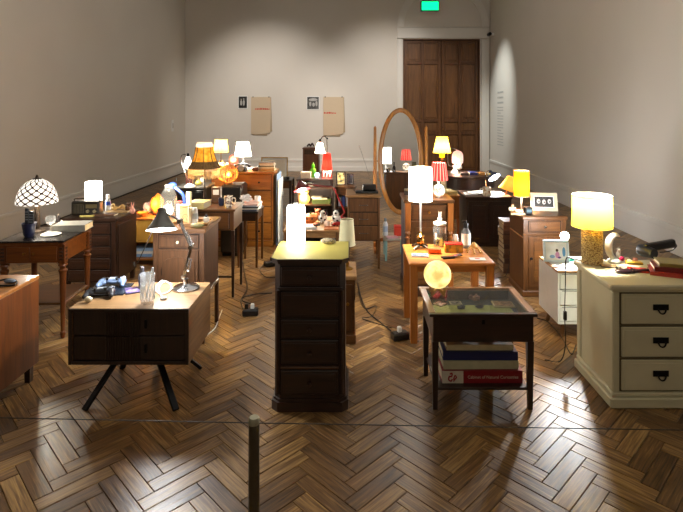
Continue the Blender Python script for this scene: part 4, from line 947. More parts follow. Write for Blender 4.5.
# pink bell lamp on drum table
X, Y = xa(455, 7.46), 7.46
th = T('hanging_bell_lamp', 'pink and white bell lamp hanging from a curved arm', 'lamp', X, Y, .69)
zz = lambda py: za(py, Y)-.69; xx = lambda px: xa(px, Y)-X
lat(th, 'base', ceram, [(0, 0), (.06, 0), (.05, .02), (.02, .05), (.03, .09), (.01, .12), (0, .12)]); MB().ball((xx(459), -.03, .09), (.04, .03, .05), 2, .3, 2).part('figurine', ceram, th)
tub(th, 'arm', chrome, sm([(0, .0, .1), (xx(448.5), 0, zz(165)), (xx(448), 0, zz(152)), (xx(451), 0, zz(148)), (xx(457.5), 0, zz(150))], 6), .006)
MB().lathe([(.078, zz(163)), (.082, zz(160)), (.08, zz(155)), (.06, zz(152)), (.02, zz(150.5)), (0, zz(150.3))], xx(457.5), 0, 28).part('shade', shade('pink_glass', C(246, 196, 186), .22, .015), th); bulb(th, xx(457.5), 0, zz(159), 1.5, NEUT)
# blue desk lamp on T2
X, Y = at(488, 190, .583); Y = 6.36; X = xa(486.5, Y)
th = T('blue_desk_lamp', 'navy blue desk lamp bent over papers on dark cabinet', 'lamp', X, Y, .583)
nav = plain('navy_enamel', C(38, 54, 96), .3); zz = lambda py: za(py, Y)-.583; xx = lambda px: xa(px, Y)-X
lat(th, 'base', nav, [(0, 0), (.06, 0), (.055, .014), (.012, .02), (0, .02)]); tub(th, 'neck', chrome, sm([(0, 0, .01), (xx(485.5), 0, zz(182)), (xx(485.5), 0, zz(174)), (xx(488), 0, zz(171)), (xx(491), 0, zz(170.5))], 6), .006)
hd = Matrix.Translation((xx(494), -.02, zz(177.5))) @ Matrix.Rotation(math.radians(-38), 4, 'X') @ Matrix.Rotation(math.radians(-22), 4, 'Y')
MB().lathe([(.078, 0), (.068, .03), (.04, .06), (.022, .08), (.02, .1), (0, .102)], 0, 0, 28, mx=hd @ Matrix.Rotation(0, 4, 'X')).part('lamp_head', nav, th)
MB().lathe([(0, .004), (.07, .004), (.07, .012), (0, .012)], 0, 0, 24, mx=hd).part('light_disc', shade('disc_glow', (1, 1, .98, 1), 7, .3), th); o = bulb(th, 0, 0, 0, 3, COOL); o.location = hd @ Vector((0, 0, -.03))
# tilted orange lamp on T2
X, Y = xa(507, 6.22), 6.22
th = T('tilted_lamp', 'tilted orange lampshade lamp at the dark cabinet corner', 'lamp', X, Y, .583)
hd = Matrix.Translation((-.0, .0, .045)) @ Matrix.Rotation(math.radians(20), 4, 'Y')
MB().lathe([(.10, 0), (.05, .17)], 0, 0, 28, mx=hd).part('shade', shade('orange_fabric', (1, .36, .05, 1), .35, .03), th)
MB().cyl(0, 0, -.04, .14, .012, mx=hd).part('base', w_md, th); o = bulb(th, 0, 0, 0, 2.0, WARM); o.location = hd @ Vector((0, 0, .08))
# yellow cylinder lamp on V
X, Y = xa(521.5, 4.60), 4.60
th = T('yellow_cylinder_lamp', 'lamp with tall golden cylinder shade beside framed baby photos', 'lamp', X, Y, .689)
zz = lambda py: za(py, Y)-.689
lat(th, 'base', whitep, [(0, 0), (.05, 0), (.048, .008), (.007, .012), (.006, zz(190)), (0, zz(190))]); drumshade(th, sh_gold, zz(196), zz(171), .068, .068, trim=rim_w); bulb(th, 0, 0, zz(186), 3.5, WARM)
# bare bulb lamp on W
X, Y = 1.60, 3.86
th = T('bulb_lamp', 'small lamp with bare glowing round bulb behind rattan lamp', 'lamp', X, Y, .476)
lat(th, 'base', whitep, [(0, 0), (.045, 0), (.04, .01), (.01, .02), (.009, .12), (.018, .13), (0, .14)]); MB().ball((0, 0, za(236, Y)-.476), .032, 2).part('light_bulb', shade('round_bulb', (1, 1, 1, 1), 14, .3), th); bulb(th, 0, -.0, za(236, Y)-.476+.06, 6, COOL)
tub(th, 'stem', whitep, [(0, 0, .12), (0, 0, za(236, Y)-.476)], .008)
# big lamp on X
X, Y = xa(592, 3.135), 3.135
th = T('rattan_lamp', 'large lamp with yellow drum shade on woven rattan base', 'lamp', X, Y, .664)
zz = lambda py: za(py, Y)-.664
hb = zz(224.5); 
m_, nt, out = nm('rattan'); b = nd(nt, 'BsdfPrincipled'); v = nd(nt, 'TexVoronoi'); v.inputs['Scale'].default_value = 95; nt.links.new(coords(nt, (1, 1, 1.8)), v.inputs['Vector'])
nt.links.new(ramp(nt, v.outputs['Distance'], [(.1, C(242, 222, 164)), (.5, C(218, 190, 128)), (.75, C(140, 104, 60))]), b.inputs['Base Color']); bp = nd(nt, 'Bump'); bp.invert = True; bp.inputs['Strength'].default_value = .8; bp.inputs['Distance'].default_value = .006
nt.links.new(v.outputs['Distance'], bp.inputs['Height']); nt.links.new(bp.outputs[0], b.inputs['Normal']); b.inputs['Roughness'].default_value = .6; nt.links.new(b.outputs[0], out.inputs[0])
bs = lat(th, 'base', m_, [(0, 0), (.054, 0), (.056, .006), (.055, hb), (.03, hb+.004), (0, hb+.004)], n=28)
for k in range(15):
    z1 = .008+k*(hb-.012)/14.0
    MB().tube([(.0565*math.cos(2*PI*i/40), .0565*math.sin(2*PI*i/40), z1+.0035*math.sin(10*2*PI*i/40+k*PI)) for i in range(40)], .0055, 6, True).part('rattan_strand', m_, bs)
drumshade(th, sh_yel, zz(226.5), zz(195.5), .116, .113, trim=rim_w, n=40); tub(th, 'stem', brass, [(0, 0, hb), (0, 0, zz(212))], .006); MB().ball((0, 0, zz(206)), .028, 2).part('light_bulb', shade('big_bulb', (1, .95, .85, 1), 8, .3), th); bulb(th, 0, 0, zz(200), 8, NEUT, .035)
# moon lamp on S
X, Y = at(437.5, 293.5, .52); Z0 = .517
th = T('moon_lamp', 'glowing yellow moon globe lamp on wooden stand', 'lamp', X, Y, Z0)
def moonp(nt):
    n = nd(nt, 'TexNoise'); n.inputs['Scale'].default_value = 14; n.inputs['Detail'].default_value = 4; nt.links.new(coords(nt), n.inputs['Vector'])
    return ramp(nt, n.outputs['Fac'], [(.38, (.72, .54, .16, 1)), (.52, (1, .84, .34, 1)), (.68, (1, .95, .6, 1))])
MB().ball((0, 0, .115), .080, 4, .02, 3, 6).part('moon_globe', shade('moon_glow', (1, .8, .2, 1), .40, .05, moonp), th, 60)
for a in (PI/4, -PI/4):
    c, s2 = math.cos(a), math.sin(a)
    MB().prism([(-.055, 0), (-.045, 0), (0, .032), (.045, 0), (.055, 0), (.062, .05), (.053, .05), (.042, .028), (0, .042), (-.042, .028), (-.053, .05), (-.062, .05)], -.004, .004, Matrix.Rotation(a, 4, 'Z')).part('stand', w_lt, th)
# ------------------------------------------------------------------ small things
page = plain('paper_pages', C(216, 204, 178), .9, var=.05, fr=60); paper = plain('white_paper', C(232, 230, 224), .85, var=.02)
MC = {}
def pc(r, g, b, rough=.5):
    k = (r, g, b, rough)
    if k not in MC: MC[k] = plain('paint_%d_%d_%d' % k[:3], C(r, g, b), rough, var=.08, fr=30)
    return MC[k]
def book(label, x, y, z, w_, d, h, c, rz=0, group=None, pg=None, spine=None):
    t = T('book', label, 'book', x, y, z, rz, group); t_ = min(.004, h*.2)
    cv = MB().box(-w_/2, w_/2, -d/2, d/2, 0, t_, .001).box(-w_/2, w_/2, -d/2, d/2, h-t_, h, .001).box(-w_/2, w_/2, -d/2, -d/2+t_, t_, h-t_, 0).part('cover', c, t)
    if spine: bx(t, 'spine', spine, -w_/2+.001, w_/2-.001, -d/2-.001, -d/2, .001, h-.001, 0)
    bx(t, 'pages', pg or page, -w_/2+.004, w_/2-.004, -d/2+t_, d/2-.004, t_, h-t_, 0)
    return t
def frame(label, x, y, z, w_, h, rz, fm, pm, border=.02, fw=.018, lean=12, cat='photo frame', mount=None, name='framed_photo', extra=None):
    t = T(name, label, cat, x, y, z, rz); M = Matrix.Rotation(math.radians(-lean), 4, 'X'); 
    m = MB()
    for a in ((-w_/2, w_/2, 0, fw), (-w_/2, w_/2, h-fw, h)): m.box(a[0], a[1], -.009, .009, a[2], a[3], .003, M)
    for a in ((-w_/2, -w_/2+fw), (w_/2-fw, w_/2)): m.box(a[0], a[1], -.009, .009, fw, h-fw, .003, M)
    m.part('frame', fm, t)
    MB().box(-w_/2+fw, w_/2-fw, -.002, .006, fw, h-fw, 0, M).part('mount', mount or paper, t)
    MB().box(-w_/2+fw+border, w_/2-fw-border, -.0035, -.002, fw+border, h-fw-border, 0, M).part('print', pm, t)
    if extra: extra(t, M, w_, h)
    if lean: MB().bar((M @ Vector((0, .009, h*.7))), (0, .009+h*.42, 0.003), .03, .004).part('easel_leg', iron, t)
    return t
def bottle(label, name, cat, x, y, z, prof, bm_, capz=None, capr=None, cm_=None, lab=None, lm=None, n=18):
    t = T(name, label, cat, x, y, z); b = lat(t, 'body', bm_, prof, n=n)
    if capz: cy(t, 'cap', cm_, 0, 0, capz[0], capz[1], capr, n=n)
    if lab: lat(t, 'label', lm, [(lab[2], lab[0]), (lab[2], lab[1])], n=n)
    return t
def mug(label, x, y, z, r, h, mat, rz=0, hand=True, flare=1.0, name='mug'):
    t = T(name, label, 'mug', x, y, z, rz)
    lat(t, 'cup', mat, [(0, 0), (r*.8/flare, 0), (r/flare, h*.12), (r, h), (r-.004, h), (r/flare-.004, h*.14), (0, h*.1)], n=22)
    if hand: tub(t, 'handle', mat, sm([(r*.9, 0, h*.82), (r*1.5, 0, h*.8), (r*1.62, 0, h*.55), (r*1.35, 0, h*.3), (r*.9, 0, h*.25)], 5), .005)
    return t
# A top
def trinket(label, x, y, z):
    t = T('metal_trinket', label, 'ornament', x, y, z); MB().tube(sm([(-.1, 0, .006), (-.05, .05, .006), (.02, .02, .008), (.06, -.05, .006), (-.02, -.06, .006), (-.09, -.03, .006)], 5), .005, 6).part('wire_loop', iron, t); MB().ball((0, 0, .012), (.035, .02, .012), 2).part('stone', pc(110, 120, 134, .2), t)
X, Y = at(10, 283, .616); trinket('dark coiled wire necklace lying on the orange corner chest', X, Y, .616)
# B top: controllers
zt = .514
def controller(label, x, y, z, rz, mat, btn):
    t = T('game_controller', label, 'game controller', x, y, z, rz, 'game controllers on fluted table')
    m = MB().ball((0, 0, .022), (.055, .03, .016), 2)
    for s_ in (-1, 1): m.ball((s_*.055, -.008, .022), (.028, .034, .02), 2).tube([(s_*.058, -.012, .022), (s_*.072, -.055, .014)], [.02, .013], 10).ball((s_*.072, -.055, .014), .013, 2)
    m.part('shell', mat, t)
    for s_ in (-1, 1): MB().cyl(s_*.028, -.016, .034, .044, .007, n=12).cyl(s_*.028, -.016, .044, .048, .01, n=14).part('thumbstick', blackp, t)
    for dx, dy in ((.012, 0), (-.012, 0), (0, .012), (0, -.012)): MB().cyl(.058+dx, .004+dy, .036, .044, .0055, n=10).part('button', btn, t)
    MB().box(-.068, -.044, -.001, .008, .038, .044, .001).box(-.0605, -.0515, -.0085, .0155, .038, .044, .001).part('direction_pad', blackp, t)
    bx(t, 'touch_panel', btn, -.024, .024, -.002, .024, .036, .0395, .002)
X, Y = at(101, 296, zt); controller('black game controller nearer the table edge', X, Y-.0, zt+.006, .15, pc(34, 35, 40, .3), pc(120, 124, 132, .4))
X, Y = at(113, 285.5, zt); controller('blue-grey game controller behind the black one', X, Y, zt+.006, .1, pc(112, 132, 164, .3), pc(180, 190, 206, .4))
X, Y = at(108, 290, zt); one(MB().box(-.11, .11, -.10, .10, 0, .006, .002), 'tablet', pc(24, 30, 40, .2), 'flat dark tablet under the two game controllers', 'tablet', X+.012, Y, zt, .1)
X, Y = at(88.5, 302.5, zt); one(MB().ball((0, 0, .017), (.022, .016, .017), 2, .2, 3), 'pebble', pc(206, 192, 160), 'pale pebble at the left front of the fluted table', 'pebble', X, Y, zt)
X, Y = at(132, 291, zt); t = T('card_pack', 'flat purple and blue trading card pack on fluted table', 'cards', X, Y, zt, .5); bx(t, 'pack', pc(62, 56, 92, .3), -.04, .04, -.055, .055, 0, .008, .002); bx(t, 'picture', blotch('card_print', [(.35, C(40, 36, 80)), (.5, C(150, 120, 170)), (.65, C(70, 110, 150))], 40), -.034, .034, -.046, .046, .008, .009, 0)
X, Y = at(147.5, 303, zt)
t = T('cut_glass_tumbler', 'tall cut crystal tumbler on the fluted table', 'glass', X, Y, zt); cg = glass('cut_crystal', op=.22, rough=.04)
gb = MB().lathe([(0, 0), (.034, 0), (.036, .01), (.041, .165), (.038, .165), (.034, .02), (0, .016)], 0, 0, 16).part('tumbler', cg, t, 0)
for k in range(12):
    a = 2*PI*k/12
    for s_ in (-1, 1): MB().tube([(.0385*math.cos(a+s_*q*.5), .0385*math.sin(a+s_*q*.5), .02+q*.09) for q in (0, .33, .66, 1)], .0014, 4).part('cut_line', glass('cut_edge', op=.75), gb)
t = T('toothbrush', 'white toothbrush standing in the crystal tumbler', 'toothbrush', X+.004, Y, zt+.02); MB().bar((-.01, 0, .0), (.022, .004, .17), .008, .006).part('handle', whitep, t); bx(t, 'bristles', pc(220, 226, 230), .016, .03, -.006, .008, .15, .18)
X, Y = at(142, 289, zt); bottle('small dark grey bottle behind the crystal tumbler', 'small_bottle', 'bottle', X, Y, zt, [(0, 0), (.018, 0), (.02, .01), (.02, .09), (.012, .105), (0, .105)], pc(96, 98, 106, .25), (.105, .135), .013, pc(60, 60, 66, .4))
X, Y = at(165, 291, zt); pts = [at(p, q, zt) for p, q in ((172, 285), (163, 282), (157, 286), (156, 292), (162, 295), (170, 292), (171, 286), (165, 283), (159, 288), (161, 297), (164, 299))]
t = T('white_cable', 'white charging cable coiled beside the chrome lamp', 'cable', X, Y, zt); tub(t, 'lead', whitep, sm([(p[0]-X, p[1]-Y, .005+.004*(i % 2)) for i, p in enumerate(pts)], 6), .0035, 6); MB().box(-.016, .016, -.012, .012, 0, .014, .004, Matrix.Translation((pts[-1][0]-X, pts[-1][1]-Y-.006, 0))).part('plug', whitep, t)
# C top
zt = .692
X, Y = at(29, 236.5, zt); mug('navy blue flared cup holding remote controls', X, Y, zt, .047, .098, pc(28, 32, 62, .4), 0, False, 1.35, 'cup')
for k, (dx, h_, tl) in enumerate(((-.014, .185, .02), (.012, .165, .05))):
    t = T('remote_control', ('tall black remote control standing in the navy cup', 'shorter dark remote control leaning in the navy cup')[k], 'remote', X+dx, Y+.006*k, zt+.018, 0, 'remotes in the navy cup'); bx(t, 'body', pc(34, 36, 42, .4), -.014-.006*k, .014+.006*k, -.006, .006, 0, h_, .003)
    for r_ in range(4): bx(t, 'button', pc(120, 124, 132), -.010-.004*k, .010+.004*k, -.008, -.006, h_-.03-r_*.018, h_-.022-r_*.018, 0)
X, Y = at(50.5, 232, zt); t = T('wine_glass', 'clear wine glass between navy cup and grey book', 'glass', X, Y, zt); lat(t, 'bowl', glass('wine_glass', op=.2), [(0, .004), (.03, .004), (.004, .012), (.004, .052), (.03, .07), (.036, .092), (.03, .118)], n=20)
X, Y = at(51, 235, zt); one(MB().lathe([(0, 0), (.05, 0), (.068, .007), (.066, .009), (.05, .004), (0, .004)], 0, 0, 28), 'saucer', ceram, 'white saucer at the front of the black table top', 'saucer', X, Y, zt)
X, Y = at(73, 229.5, zt); book('thick grey hardback book lying on the black table top', X, Y, zt, .235, .17, .05, pc(120, 117, 110), .12, None, plain('ivory_pages', C(224, 196, 150), .9))
X, Y = at(55.5, 229.5, zt); one(MB().lathe([(0, 0), (.014, 0), (.012, .02), (.005, .03), (.009, .04), (0, .05)], 0, 0, 14), 'figurine', ceram, 'tiny white figurine beside the grey hardback', 'figurine', X-.01, Y+.10, zt)
X, Y = xa(58.5, 3.95), 3.95; bottle('slim dark bottle at the back of the black table top', 'slim_bottle', 'bottle', X, Y, zt, [(0, 0), (.013, 0), (.013, .06), (.006, .075), (.006, .095), (0, .095)], pc(40, 34, 34, .25), (.095, .105), .007, pc(90, 80, 70))
# D top
zt = .65
t = T('radio', 'old dark radio in front of the square white lamp', 'radio', xa(87, 4.66), 4.66, zt)
bx(t, 'case', pc(42, 38, 34, .45), -.127, .127, -.04, .05, 0, .125, .012); bx(t, 'grille', pc(92, 84, 66, .6), -.105, -.01, -.044, -.04, .02, .10, .002); bx(t, 'dial', pc(124, 112, 80, .3), .01, .11, -.044, -.04, .065, .10, .002)
for k in range(7): bx(t, 'grille_bar', pc(30, 28, 26), -.1+k*.0135, -.095+k*.0135, -.047, -.044, .022, .098, 0)
for dx in (.03, .09): MB().cyl(0, 0, 0, .014, .014, mx=Matrix.Translation((dx, -.04, .038)) @ Matrix.Rotation(PI/2, 4, 'X')).part('tuning_knob', pc(150, 140, 110, .3), t)
tub(t, 'carry_handle', pc(56, 52, 46), sm([(-.11, 0, .12), (-.10, 0, .145), (.10, 0, .145), (.11, 0, .12)], 4), .005)
X, Y = at(86, 213.5, zt); one(MB().box(-.06, .06, -.012, .012, 0, .016, .004), 'soap_bar', pc(206, 190, 110), 'pale yellow bar lying before the old radio', 'soap', xa(87, 4.56), 4.56, zt, .1)
t = T('water_bottle', 'small clear bottle with blue label on dark chest', 'bottle', xa(108, 4.86), 4.86, zt); lat(t, 'body', glass('bottle_pet', op=.5), [(0, 0), (.022, 0), (.024, .01), (.024, .085), (.012, .115), (0, .115)], n=18); lat(t, 'label', pc(36, 74, 178, .4), [(.0245, .05), (.0245, .085)], n=18); cy(t, 'cap', whitep, 0, 0, .115, .15, .015)
X, Y = at(105, 213, zt); book('thin brown book at the front edge of dark chest', xa(106, 4.63), 4.62, zt, .20, .09, .018, pc(86, 60, 44), -.05)
book('flat tan notebook behind the brown book', xa(117, 4.76), 4.78, zt, .2, .10, .012, pc(170, 140, 96), .1)
t = T('wooden_figure', 'pale wooden reclining figure on the tan notebook', 'figurine', xa(118, 4.78), 4.79, zt+.012); MB().ball((-.04, 0, .02), (.03, .02, .02), 2).ball((-.05, 0, .05), (.017, .016, .018), 2).tube(sm([(-.03, 0, .03), (.01, -.01, .028), (.04, 0, .05), (.06, 0, .012)], 5), .010, 8).part('body', pc(206, 172, 110), t); MB().ball((.03, .0, .03), (.025, .02, .018), 2, .3, 1).part('arms', pc(190, 150, 90), t)
t = T('carved_figure', 'dark carved wooden figure beside pink rabbit', 'figurine', xa(127.5, 4.80), 4.80, zt); MB().ball((0, 0, .03), (.024, .02, .03), 2, .2, 5).ball((.004, 0, .07), (.016, .015, .018), 2).tube([(0, 0, .05), (.035, 0, .085)], [.011, .006], 8).part('body', pc(104, 70, 46), t)
t = T('rabbit_ornament', 'pink rabbit ornament at the right end of dark chest', 'ornament', xa(131.5, 4.66), 4.68, zt); MB().ball((0, 0, .03), (.024, .03, .03), 2).ball((0, -.012, .062), (.018, .018, .018), 2).tube([(-.008, 0, .075), (-.012, .004, .11)], [.006, .004], 8).tube([(.008, 0, .075), (.012, .004, .108)], [.006, .004], 8).part('body', pc(222, 160, 146), t)
# E
zt = .476
t = T('yellow_bowl', 'small amber bowl on the yellow cabinet', 'bowl', xa(144, 5.45), 5.42, zt); lat(t, 'bowl', pc(196, 134, 56, .25), [(0, 0), (.03, 0), (.055, .035), (.06, .045), (.055, .045), (.03, .008), (0, .008)])
t = T('white_cloth', 'crumpled white cloth beside the salt lamp', 'cloth', xa(147, 5.55), 5.59, zt); MB().ball((0, 0, .062), (.062, .045, .05), 3, .5, 8, 2.4).part('cloth', pc(214, 220, 232, .9), t, 80)
for k in range(3): book(('blue magazine on the yellow cabinet shelf, lowest of three', 'white magazine in the middle on the yellow cabinet shelf', 'blue and white magazine topmost on the yellow cabinet shelf')[k], xa(144+k, 5.45), 5.47, .063+k*.03, .22, .2, .028, (pc(120, 160, 210), pc(220, 222, 224), pc(150, 186, 226))[k], .05*k, 'magazines in the yellow cabinet')
# F top
zt = .79
t = T('wooden_tray', 'shallow pale wooden tray on the walnut cabinet', 'tray', -1.11, 3.66, zt); bx(t, 'floor', w_lt, -.095, .095, -.07, .07, 0, .006, .001)
for a in ((-.1, .1, -.075, -.067), (-.1, .1, .067, .075), (-.1, -.092, -.067, .067), (.092, .1, -.067, .067)): bx(t, 'rim', w_lt, a[0], a[1], a[2], a[3], 0, .018, .001)
t = T('patterned_box', 'cream box with drawn circles standing on the walnut cabinet', 'box', xa(183.5, 3.66), 3.69, zt+.006); bx(t, 'box', blotch('circle_print', [(.2, C(226, 204, 156)), (.42, C(232, 214, 170)), (.46, C(120, 130, 110)), (.55, C(230, 210, 166))], 26, .6, True), -.034, .034, -.025, .025, 0, .11, .003); bx(t, 'lid', pc(226, 204, 150), -.036, .036, -.027, .027, .11, .125, .003)
t = T('tall_candle', 'tall cream pillar candle behind the patterned box', 'candle', xa(188.5, 3.78), 3.79, zt); cy(t, 'wax', plain('cream_wax', C(232, 214, 168), .5), 0, 0, 0, .205, .020); cy(t, 'wick', iron, 0, 0, .205, .215, .0015, n=6)
t = T('short_candle', 'slender cream candle right of the patterned box', 'candle', xa(190, 3.63), 3.625, zt+.006); cy(t, 'wax', plain('pale_wax', C(236, 222, 184), .5), 0, 0, 0, .115, .0125); cy(t, 'wick', iron, 0, 0, .115, .123, .0015, n=6)
bottle('white cosmetic tube standing on the wooden tray', 'cosmetic_tube', 'tube', xa(195, 3.63), 3.63, zt+.006, [(0, 0), (.019, 0), (.02, .02), (.019, .1), (0, .1)], pc(226, 224, 218, .35), (.1, .112), .015, whitep, (.035, .075, .0204), pc(170, 176, 180))
t = T('perfume_bottle', 'small glass bottle with dark stopper at the tray corner', 'bottle', -1.04, 3.665, zt+.006); bx(t, 'flask', glass('perfume', op=.5), -.02, .02, -.012, .012, 0, .04, .006); MB().ball((0, 0, .05), .012, 2).part('stopper', pc(50, 44, 50, .2), t)
t = T('green_case', 'flat olive spectacle case at the front of walnut cabinet', 'case', xa(198.5, 3.56), 3.535, zt, -.05); MB().ball((0, 0, .016), (.048, .022, .016), 3).part('case', pc(138, 130, 84, .4), t); tub(t, 'seam', pc(90, 84, 56), [(.0485*math.cos(2*PI*i/24), .0225*math.sin(2*PI*i/24), .016) for i in range(24)], .0015, 4, True)
t = T('blue_toy_lamp', 'blue curved plastic toy stand behind the glass jar lamp', 'toy', xa(180.5, 3.86), 3.86, zt); bl = pc(56, 86, 176, .35); tub(t, 'neck', bl, sm([(.028, 0, .0), (.03, 0, .1), (.02, 0, .17), (-.02, 0, .21), (-.055, 0, .235)], 6), .012); MB().ball((-.06, 0, .245), (.034, .028, .024), 2).part('head', bl, t); cy(t, 'base', bl, .024, 0, 0, .012, .034); tub(t, 'spike', iron, [(-.035, 0, .25), (-.03, 0, .30)], .004)
t = T('pink_jar', 'small blue and red capped jar behind patterned box', 'jar', xa(178.5, 3.72), 3.74, zt); cy(t, 'jar', pc(150, 170, 214), 0, 0, 0, .13, .02); cy(t, 'lid', pc(170, 60, 50), 0, 0, .13, .145, .021)
# G top
zt = .753
book('large cream book lying at the left of writing table, lower', xa(203, 4.52)+.03, 4.55-.0, zt, .22, .2, .028, pc(198, 182, 128), .25, 'cream books on the writing table') if False else None
book('thick cream-covered book lying under the fringed lamp', -1.33, 4.47, zt, .15, .17, .055, pc(206, 190, 132), -.12)
t = T('wooden_box', 'small brown wooden box with white card behind cream book', 'box', xa(216.5, 4.66), 4.67, zt); bx(t, 'box', w_md, -.042, .042, -.03, .03, 0, .15, .004); bx(t, 'card', paper, -.026, .026, -.033, -.03, .08, .125, 0)
X, Y = at(221.5, 203.5, zt); t = mug('dark navy cup left of the printed mug', xa(221.5, 4.55), 4.55, zt, .026, .068, pc(26, 36, 62, .3), 0, False, 1.05, 'cup')
mug('printed white mug with curly handle on the writing table', xa(228.5, 4.47), 4.47, zt, .038, .1, blotch('mug_print', [(.40, C(232, 226, 214)), (.5, C(226, 216, 200)), (.55, C(150, 90, 70)), (.64, C(110, 120, 120))], 60, .25), -.1, True, 1.25)
# H1 top
zt = .805
one(MB().ball((0, 0, .03), (.032, .03, .03), 2, .1, 2), 'lemon_ornament', pc(216, 200, 90), 'yellow fruit ornament beside gooseneck lamp base', 'ornament', xa(198.5, 5.4), 5.4, zt)
t = T('white_cup', 'white egg cup under the fringe on black nightstand', 'cup', xa(203, 5.45), 5.45, zt); lat(t, 'cup', ceram, [(0, 0), (.022, 0), (.014, .02), (.026, .05), (.028, .075), (.024, .075), (.012, .03), (0, .03)])
book('dark red book standing on black nightstand', xa(189.5, 5.55), 5.56, zt, .07, .05, .09, pc(84, 38, 34))
# J top
zt = .875
t = T('mantel_clock', 'dark wooden arched mantel clock between yellow and white lamps', 'clock', xa(233.5, 6.3), 6.31, zt); K = 12; MB().prism([(-.055, 0), (.055, 0)]+[(.055*math.cos(PI*i/K), .12+.07*math.sin(PI*i/K)) for i in range(K+1)], -.03, .03).part('case', wood('clock_wood', C(58, 26, 16), C(96, 48, 30), .3, 'z'), t); MB().cyl(0, 0, 0, .004, .036, mx=Matrix.Translation((0, -.03, .12)) @ Matrix.Rotation(PI/2, 4, 'X')).part('dial', pc(150, 136, 104, .4), t)
tel = T('old_telephone', 'black rotary telephone in front of white lamp', 'telephone', xa(241.5, 6.06), 6.075, zt)
MB().lathe([(0, 0), (.085, 0), (.08, .02), (.05, .05), (.04, .058), (0, .058)], 0, 0, 4, PI/4).part('body', blackp, tel); MB().lathe([(0, .0), (.036, .0), (.034, .008), (0, .009)], 0, 0, 20, mx=Matrix.Translation((0, -.042, .034)) @ Matrix.Rotation(PI/3.2, 4, 'X')).part('dial', pc(150, 148, 140, .3), tel)
MB().tube(sm([(-.085, .01, .066), (-.05, .01, .078), (.05, .01, .078), (.085, .01, .066)], 4), .011, 8).ball((-.088, .01, .06), (.02, .018, .016), 2).ball((.088, .01, .06), (.02, .018, .016), 2).part('handset', blackp, tel)
t = T('brown_bowl', 'small dark brown pot beside the stacked books', 'pot', xa(255.5, 6.07), 6.07, zt); lat(t, 'pot', pc(92, 54, 32, .3), [(0, 0), (.028, 0), (.042, .022), (.036, .045), (.028, .05), (.024, .046), (0, .03)])
cs_ = [(pc(196, 160, 110), .028, 'tan'), (pc(226, 214, 190), .022, 'cream'), (pc(74, 84, 66), .012, 'green'), (pc(222, 220, 206), .016, 'white'), (pc(206, 190, 176), .014, 'pinkish'), (pc(150, 146, 140), .010, 'grey')]
z_ = zt; pos = ('lowest', 'second from the bottom', 'third from the bottom', 'fourth from the bottom', 'fifth from the bottom', 'topmost')
for k, (c, h_, nme) in enumerate(cs_):
    book('%s book, %s in the stack on the pine chest' % (nme, pos[k]), xa(268, 6.16)-.01*(k % 3), 6.16, z_, .185-.012*(k % 2), .13, h_, c, .08*((k % 3)-1), 'book stack on the pine chest'); z_ += h_
one(MB().box(-.04, .04, -.03, .03, 0, .018, .002), 'paper_packet', paper, 'white folded paper packet behind the telephone', 'paper', xa(251, 6.25), 6.25, zt, .3)
# low table: leaning picture, black radio
frame('gold framed pale picture leaning behind the pine chest', xa(274, 8.36), 8.38, .49, .44, .34, 0, plain('gold_frame', C(206, 170, 110), .4, .1), blotch('pale_print', [(.4, C(236, 228, 210)), (.6, C(222, 214, 196))], 8), .03, .018, 8, 'picture', name='framed_picture')
t = T('black_radio', 'small black radio on the far low table', 'radio', xa(286, 8.2), 8.2, .49); bx(t, 'case', blackp, -.055, .055, -.03, .03, 0, .045, .006); bx(t, 'grille', pc(90, 90, 90), -.045, .01, -.033, -.03, .008, .036, 0)
# magazines on I
z_ = .567; cs_ = [((60, 70, 96), 'navy'), ((206, 204, 200), 'white'), ((36, 36, 40), 'black'), ((150, 160, 176), 'grey-blue'), ((196, 160, 150), 'pinkish')]
for k, (c, nme) in enumerate(cs_):
    book('%s magazine, %s of the stack on the small dark table' % (nme, ('lowest', 'second', 'third', 'fourth', 'topmost')[k]), -1.06, 5.37, z_, .19, .26, .014, pc(*c), PI/2*0+.06*((k % 3)-1), 'magazine stack on the small dark table'); z_ += .014
one(MB().ball((0, 0, .045), (.06, .05, .036), 3, .5, 5, 2.5), 'crumpled_bag', pc(206, 204, 210, .5), 'crumpled pale plastic bag on the magazine stack', 'bag', -1.10, 5.33, z_+.004)
mug('small white printed cup on the magazine stack', -1.0, 5.42, z_, .03, .055, ceram, 1.0)
# K top: shell
X, Y = at(328.5, 243, .81); t = T('fossil_shell', 'ridged grey fossil shell on the dark pedestal cabinet', 'shell', X, Y-.02, .81, -.1)
MB().ball((0, 0, .016), (.045, .022, .018), 3, .15, 3).part('shell', blotch('fossil', [(.4, C(150, 138, 112)), (.5, C(190, 178, 150)), (.6, C(112, 100, 84))], 70, .8), t)
for k in range(5): tub(t, 'ridge', pc(120, 108, 88), [(-.032+k*.015, .021*math.cos(q)*(1-abs(k-2)*.12), .016+.018*math.sin(q)*(1-abs(k-2)*.1)) for q in [PI*i/8 for i in range(9)]], .0022, 5)
